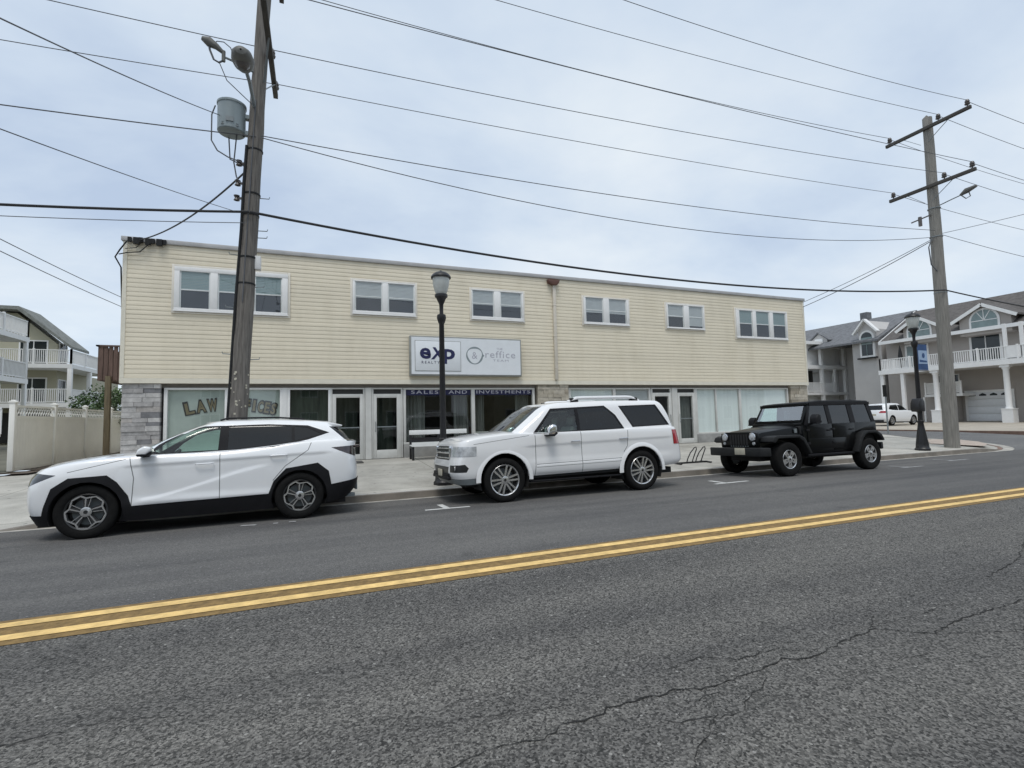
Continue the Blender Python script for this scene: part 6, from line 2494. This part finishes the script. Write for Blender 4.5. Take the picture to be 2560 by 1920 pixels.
    for s in (-1, 1):
        m = MB()
        m.lathe([(0, -2.425), (.055, -2.425), (.062, -2.38)], (0, s * .80, .655), axis='x', n=16)
        m.build('fog_lamp', M['headlight'], t)
        for x in (-xa, xa):
            wheel(t, x, s * .845, RW, .275, .292, 'twin', s)
            arch_liner(t, x, s * .5, s * .965, .475, za + .015)
            # arch lip: a slim flare standing proud of the flank
            m = MB()
            k = 22
            vs = []
            for i in range(k + 1):
                a = PI * i / k * 1.04 - .06
                for r_, dy in ((.476, .985), (.478, 1.006), (.52, 1.002), (.56, .985)):
                    vs.append((x + r_ * math.cos(a), s * dy * (1 if abs(x) < 1.4 else 1), za + .015 + r_ * math.sin(a)))
            m.add(vs, [(4 * i + j, 4 * i + j + 4, 4 * i + j + 5, 4 * i + j + 1) for i in range(k) for j in range(3)], True)
            m.build('arch_flare', M[paint], t, fix=True)
        mirror(t, -.60, s * .955, 1.19, s, 'chrome', w=.24, h=.19)
        for x, z in ((-.02, 1.055), (1.08, 1.07)):
            handle(t, x, s * .985, z, s, 'chrome', .2)
        m = MB()
        m.tube([(.0, s * .68, 1.845), (.2, s * .685, 1.915), (.35, s * .685, 1.925), (1.4, s * .685, 1.935), (1.52, s * .685, 1.925), (1.72, s * .68, 1.86)], [.03, .04, .036, .036, .04, .03], 8)
        rr = m.build('roof_rail', M['paint_pearl'], t)
        m = MB()
        m.box(.04, .24, s * .655, s * .715, 1.83, 1.925)
        m.box(1.48, 1.68, s * .655, s * .715, 1.84, 1.93)
        m.build('rail_foot', M['blacktrim'], rr, bevel=.02)
        m = MB()
        m.box(-1.0, 1.0, s * .8, s * .97, .33, .36)
        m.build('running_board', M['blacktrim'], t, bevel=.008)
        m = MB()
        m.box(-2.13, -2.075, s * .955, s * .972, .88, 1.02)
        m.build('marker_lens', M['amber'], t, bevel=.004)
    m = MB()
    m.box(-2.50, -2.485, -.155, .155, .47, .62)
    m.build('licence_plate', M['plate'], t, bevel=.004)
    m = MB()
    m.box(-2.5, -2.44, -.62, .62, .44, .5)
    m.box(-2.49, -2.44, -.6, .6, .5, .56)
    m.build('front_valance', M['blacktrim'], t, bevel=.01)
    m = MB()
    m.box(-2.2, 2.4, -.75, .75, .30, .42)
    m.build('underbody', M['cabin'], t)
    for a, b in (((-1.4, -.6, 1.275), (-1.22, .0, 1.31)), ((-1.42, .1, 1.285), (-1.2, .65, 1.29))):
        m = MB()
        m.bar(a, b, .02, .02)
        m.build('wiper', M['blacktrim'], t)
    cabin(t, -1.15, 2.35, .85, .5, 1.14)
    seats(t, 'seatpale', (-.2, .75, 1.6), .78, .52)
    steering(t, -.55, -.38, 1.17)
    return t


c2 = big_suv('big pearl white SUV with chrome mirrors parked between the other two cars')
place(c2, 4.73, 8.6 + .845 + .135)


# ------------------------------------------------------------------ boxy black off-roader
def offroader(label):
    t = thing('parked_car', label, 'off-roader')
    xa, RW = 1.44, .405
    K = M['paint_black']
    # tub with doors
    m = MB()
    m.prism([(-.78, .50), (1.02, .50), (1.02, .78), (1.16, .98), (1.72, .98), (1.9, .80), (1.93, .66), (1.93, 1.23), (-.78, 1.19)], 'y', -.79, .79)
    m.build('body', K, t, bevel=.03)
    for s in (-1, 1):
        for (a, b, kind) in ((-.66, .22, 0), (.24, 1.06, 1)):
            m = MB()
            if kind == 0:
                poly = [(a, .56), (b, .56), (b, 1.215), (a, 1.205)]
            else:
                poly = [(a, .56), (b - .15, .56), (b - .02, .76), (b, .86), (b, 1.22), (a, 1.215)]
            m.prism(poly, 'y', s * .79, s * .815)
            d = m.build('door', K, t, bevel=.012)
            m = MB()
            m.box(b - .2, b - .06, s * .815, s * .84, 1.04, 1.07)
            m.build('handle', M['blacktrim'], d, bevel=.008)
            m = MB()
            for z in (.72, 1.05):
                m.box(a - .05, a + .05, s * .812, s * .835, z, z + .05)
            m.build('hinge', M['blacktrim'], d, bevel=.006)
    # bonnet and cowl
    m = MB()
    vs = []
    secs = [(-2.02, .56, .76, 1.075), (-1.9, .575, .7, 1.12), (-1.3, .64, .7, 1.185), (-.74, .70, .7, 1.235)]
    n = 12
    for x, w, zb, zt in secs:
        ring_ = [(x, -w, zb), (x, -w, zt - .12)]
        for k in range(n + 1):
            u = -1 + 2 * k / n
            ring_.append((x, u * (w - .03), zt - .05 * abs(u) ** 3 - .02 * u * u))
        ring_ += [(x, w, zt - .12), (x, w, zb)]
        vs.append(ring_)
    nn = len(vs[0])
    m.add([p for r_ in vs for p in r_], [(i * nn + j, (i + 1) * nn + j, (i + 1) * nn + j + 1, i * nn + j + 1) for i in range(len(vs) - 1) for j in range(nn - 1)], True)
    m.add(vs[0], [tuple(range(nn))])
    m.build('bonnet', K, t, bevel=.0, angle=40)
    m = MB()
    m.prism([(-.78, 1.17), (-.62, 1.17), (-.62, 1.27), (-.72, 1.27), (-.78, 1.245)], 'y', -.74, .74)
    m.build('cowl', K, t, bevel=.012)
    # grille with seven slots
    m = MB()
    m.prism([(-.58, .70), (.58, .70), (.6, .92), (.56, 1.05), (.4, 1.08), (-.4, 1.08), (-.56, 1.05), (-.6, .92)], 'x', -2.06, -2.0)
    gr = m.build('grille', K, t, bevel=.012)
    for k in range(7):
        y = -.255 + .085 * k
        m = MB()
        m.box(-2.068, -2.061, y - .027, y + .027, .76, 1.02)
        m.build('grille_slot', M['cabin'], gr, bevel=.0)
    m = MB()
    for k in range(8):
        m.box(-2.07, -2.062, -.3 + .075 * k, -.26 + .075 * k, .728, .742)
    m.build('badge', M['galv'], gr)
    for s in (-1, 1):
        m = MB()
        m.lathe([(0, -2.1), (.06, -2.098), (.088, -2.085), (.092, -2.06)], (0, s * .435, .955), axis='x', n=24)
        h = m.build('headlight', M['headlight'], t)
        m = MB()
        m.lathe([(.092, -2.095), (.105, -2.085), (.105, -2.06)], (0, s * .435, .955), axis='x', n=24)
        m.build('bezel', M['chrome'], h)
        m = MB()
        m.lathe([(0, -2.085), (.035, -2.08), (.042, -2.06)], (0, s * .46, .80), axis='x', n=16)
        m.build('turn_signal', M['headlight'], t)
        # flat topped flares
        prof = [(-1.98, .84), (-1.93, .94), (-1.82, .975), (-1.08, .975), (-.92, .9), (-.70, .52), (-.78, .5), (-.98, .82), (-1.12, .905), (-1.78, .905), (-1.9, .80)]
        m = MB()
        m.prism(prof, 'y', s * .56, s * .94)
        m.build('fender', M['greytrim'], t, bevel=.02)
        prof = [(.9, .48), (1.1, .86), (1.22, .97), (1.36, 1.01), (1.72, 1.0), (1.9, .9), (2.0, .74), (1.93, .72), (1.84, .84), (1.68, .93), (1.38, .935), (1.26, .89), (1.17, .8), (.98, .46)]
        m = MB()
        m.prism(prof, 'y', s * .76, s * .94)
        m.build('fender', M['greytrim'], t, bevel=.02)
        m = MB()
        m.box(-.75, .95, s * .72, s * .84, .43, .49)
        m.build('rock_rail', M['blacktrim'], t, bevel=.015)
        m = MB()
        m.box(-.62, .7, s * .805, s * .8175, .60, .86)
        m.build('door_ridge', K, t, bevel=.008)
        for x in (-xa, xa):
            wheel(t, x, s * .785, RW, .255, .232, 'five', s)
        mirror(t, -.52, s * .84, 1.24, s, 'blacktrim', w=.2, h=.2)
        m = MB()
        m.box(1.935, 1.965, s * .62, s * .76, .78, 1.02)
        m.build('tail_light', M['taildark'], t, bevel=.01)
        m = MB()
        m.box(-.98, -.9, s * .695, s * .715, 1.02, 1.12)
        m.build('side_badge', M['galv'], t)
    # bumpers
    m = MB()
    m.prism([(-2.32, -.40), (-2.24, -.80), (-2.12, -.93), (-2.05, -.93), (-2.08, -.5), (-2.08, .5), (-2.05, .93), (-2.12, .93), (-2.24, .80), (-2.32, .40)], 'z', .50, .70)
    m.build('front_bumper', M['greytrim'], t, bevel=.02)
    m = MB()
    m.box(-2.335, -2.322, -.42, -.11, .54, .70)
    m.build('licence_plate', M['plate'], t, bevel=.004)
    m = MB()
    m.prism([(1.95, -.86), (2.12, -.8), (2.12, .8), (1.95, .86)], 'z', .50, .68)
    m.build('rear_bumper', M['greytrim'], t, bevel=.02)
    # windscreen frame
    m = MB()
    a, b = (-.73, 1.25), (-.43, 1.735)
    for y0, y1 in ((-.74, -.66), (.66, .74)):
        m.add([(a[0], y0, a[1]), (a[0], y1, a[1]), (a[0] + .07, y1, a[1]), (a[0] + .07, y0, a[1]), (b[0], y0 * .94, b[1]), (b[0], y1 * .94, b[1]), (b[0] + .07, y1 * .94, b[1]), (b[0] + .07, y0 * .94, b[1])],
              [(0, 1, 2, 3), (4, 5, 6, 7), (0, 1, 5, 4), (1, 2, 6, 5), (2, 3, 7, 6), (3, 0, 4, 7)])
    m.bar((-.445, -.7, 1.72), (-.445, .7, 1.72), .07, .08)
    m.bar((-.70, -.7, 1.29), (-.70, .7, 1.29), .05, .08)
    m.build('windshield_frame', K, t, bevel=.01)
    m = MB()
    m.quad((-.685, -.66, 1.31), (-.685, .66, 1.31), (-.46, .62, 1.70), (-.46, -.62, 1.70))
    m.build('windshield', M['cargljeepfront'], t, fix=False)
    for a_, b_ in (((-.76, -.5, 1.285), (-.69, -.02, 1.33)), ((-.76, .1, 1.285), (-.69, .55, 1.33))):
        m = MB()
        m.bar(a_, b_, .02, .02)
        m.build('wiper', M['blacktrim'], t)
    # hard top
    m = MB()
    m.prism([(-.42, 1.70), (1.84, 1.72), (1.84, 1.79), (1.2, 1.815), (0, 1.81), (-.42, 1.775)], 'y', -.70, .70)
    ht = m.build('hard_top', M['blacktrim'], t, bevel=.03)
    for s in (-1, 1):
        yb, yt = s * .775, s * .69

        def sq(x0b, x1b, x0t, x1t, z0, z1, dy=0.0):
            f = lambda z: yb + (yt - yb) * (z - 1.22) / (1.73 - 1.22) + s * dy
            return [(x0b, f(z0), z0), (x1b, f(z0), z0), (x1t, f(z1), z1), (x0t, f(z1), z1)]
        m = MB()
        for x0b, x1b, x0t, x1t in ((-.68, -.58, -.42, -.34), (.16, .30, .16, .30), (.98, 1.16, .98, 1.16), (1.80, 1.93, 1.72, 1.86)):
            p = sq(x0b, x1b, x0t, x1t, 1.2, 1.73)
            q = [(a_, b_ - s * .05, c_) for a_, b_, c_ in p]
            m.add(p + q, [(0, 1, 2, 3), (4, 5, 6, 7), (0, 1, 5, 4), (1, 2, 6, 5), (2, 3, 7, 6), (3, 0, 4, 7)])
        m.bar((-.4, yt, 1.715), (1.86, yt, 1.73), .05, .06)
        m.build('pillar', M['blacktrim'], t)
        for (a_, b_, c_, d_, mt_) in ((-.60, .17, -.36, .17, 'cargljeep' if s < 0 else 'cargl'), (.29, .99, .29, .99, 'cargljeep'), (1.15, 1.82, 1.15, 1.74, 'cargljeep')):
            m = MB()
            m.quad(*sq(a_, b_, c_, d_, 1.215, 1.705, -.012))
            m.build('side_window', M[mt_], t, fix=False)
    m = MB()
    m.quad((1.92, -.7, 1.23), (1.92, .7, 1.23), (1.85, .66, 1.72), (1.85, -.66, 1.72))
    m.build('rear_window', M['cargljeep'], t, fix=False)
    m = MB()
    m.lathe([(.0, .28), (.23, .28), (.25, .25), (.36, .26), (.4, .2), (.4, .06), (.36, .02), (0, .02)], (1.93, .05, 1.02), axis='x', n=28)
    m.build('spare_wheel', M['tyre'], t)
    m = MB()
    m.box(-1.9, 1.9, -.45, .45, .36, .52)
    m.tube([(-xa, -.7, .40), (-xa, .7, .40)], .05, 10)
    m.tube([(xa, -.7, .40), (xa, .7, .40)], .05, 10)
    m.box(-2.0, -.8, -.56, .56, .5, .72)
    m.build('underbody', M['cabin'], t)
    cabin(t, -.7, 1.85, .76, .55, 1.16)
    seats(t, 'seat', (-.05, .85), .80, .48)
    steering(t, -.35, -.36, 1.18)
    m = MB()
    for x in (.25, 1.1):
        m.tube([(x, -.62, 1.2), (x, -.6, 1.64), (x, .6, 1.64), (x, .62, 1.2)], .035, 8)
    m.build('roll_bar', M['cabin'], t)
    return t


c3 = offroader('boxy black off-roader with round headlights parked last in the row of cars')
place(c3, 11.9, 8.63 + .785 + .128)


# ------------------------------------------------------------------ white car on the driveway across the side street
def far_car(label):
    t = thing('parked_car', label, 'car')
    RW, xa = .36, 1.35
    sh = Shell()
    belt = [(-2.2, .9), (-1.6, 1.0), (-.9, 1.06), (0, 1.07), (1.2, 1.1), (2.2, 1.12)]
    lv = [dict(xf=-2.15, xr=2.2, W=.84, z=[(-2, .25), (2, .3)], e=3.2),
          dict(xf=-2.25, xr=2.28, W=.91, z=[(-2, .5), (2, .52)], e=3.2),
          dict(xf=-2.22, xr=2.27, W=.91, z=[(-2, .78), (2, .85)], e=3.2),
          dict(xf=-2.1, xr=2.22, W=.86, z=belt, e=3.0, lin=True, sub=2),
          dict(xf=-2.05, xr=2.18, W=.80, z=[(x, z + .01) for x, z in belt], e=3.0)]
    rows = loft(lv, 4)
    grid_faces(sh.bm, rows)
    grid_faces(sh.bm, deck_rows(rows[-1], lambda x: .05, 0, 0, 5), keep=lambda c: c.x < -.9)
    gl_ = [dict(xf=-1.15, xr=2.14, W=.81, z=[(x, z - .02) for x, z in belt], Df=.45, Dr=.3, e=2.6, er=3.5, lin=True),
           dict(xf=-.6, xr=2.0, W=.72, z=[(-1, 1.38), (2, 1.4)], Df=.4, Dr=.3, e=2.6, er=3.5),
           dict(xf=-.15, xr=1.85, W=.6, z=[(-.2, 1.58), (.5, 1.62), (1.2, 1.61), (1.9, 1.55)], Df=.35, Dr=.3, e=2.6, er=3.5)]
    grow = loft(gl_, 6)
    grid_faces(sh.bm, grow)
    grid_faces(sh.bm, deck_rows(grow[-1], lambda x: .04, 0, 0, 4))
    sh.finish_base()
    gside = lambda c, n: c.z > 1.02 and abs(n.y) > .35 and abs(c.y) > .4
    for s in (-1, 1):
        sh.cut(circle(s * xa, RW, .41), 'y', lambda c, n: c.z < 1.0 and abs(c.y) > .6)
    sh.cut([(-.75, 1.1), (.3, 1.1), (.3, 1.5), (-.2, 1.5)], 'y', gside, 'w1')
    sh.cut([(.36, 1.1), (1.1, 1.13), (1.55, 1.2), (1.25, 1.48), (.36, 1.52)], 'y', gside, 'w2')
    sh.cut([(-.6, 1.1), (.01, 1.1), (.01, 1.54), (-.5, 1.52)], 'x', lambda c, n: c.x < -.2 and n.x < -.3 and c.z > 1.07, 'ws')
    sh.cut([(-.64, 1.15), (.01, 1.15), (.01, 1.5), (-.52, 1.5)], 'x', lambda c, n: c.x > 1.6 and n.x > .3 and c.z > 1.1, 'rg')
    sh.cut([(1.95, .92), (2.4, .92), (2.4, 1.08), (2.0, 1.08)], 'y', lambda c, n: abs(c.y) > .5 and c.x > 1.8, 'tl')
    sh.emit(None, 'body', [M['paint_white']], t, join=True)
    for p in ('w1', 'w2'):
        sh.emit(p, 'side_window', M['cargldark'], t)
    sh.emit('ws', 'windshield', M['cargl'], t, join=True)
    sh.emit('rg', 'rear_window', M['cargldark'], t, join=True)
    sh.emit('tl', 'tail_light', M['tail'], t, offset=.004)
    sh.bm.free()
    for s in (-1, 1):
        for x in (-xa, xa):
            wheel(t, x, s * .78, RW, .22, .24, 'seven', s)
            arch_liner(t, x, s * .5, s * .89, .41, RW)
    m = MB()
    m.box(2.27, 2.285, -.25, .25, .72, .86)
    m.build('licence_plate', M['plate'], t)
    m = MB()
    m.box(-1.9, 2.1, -.7, .7, .2, .3)
    m.box(2.2, 2.3, -.75, .75, .28, .42)
    m.build('underbody', M['cabin'], t)
    cabin(t, -.85, 1.9, .74, .38, .98)
    return t


c4 = far_car('white car with red tail lights parked under the white townhouse balcony')
c4.location = (42.6, 25.9, .27)
c4.rotation_euler = (0, 0, PI)
c4.scale = (.95, 1.0, 1.06)
c4['group'] = 'parked cars'
for c in (c1, c2, c3):
    c['group'] = 'parked cars'
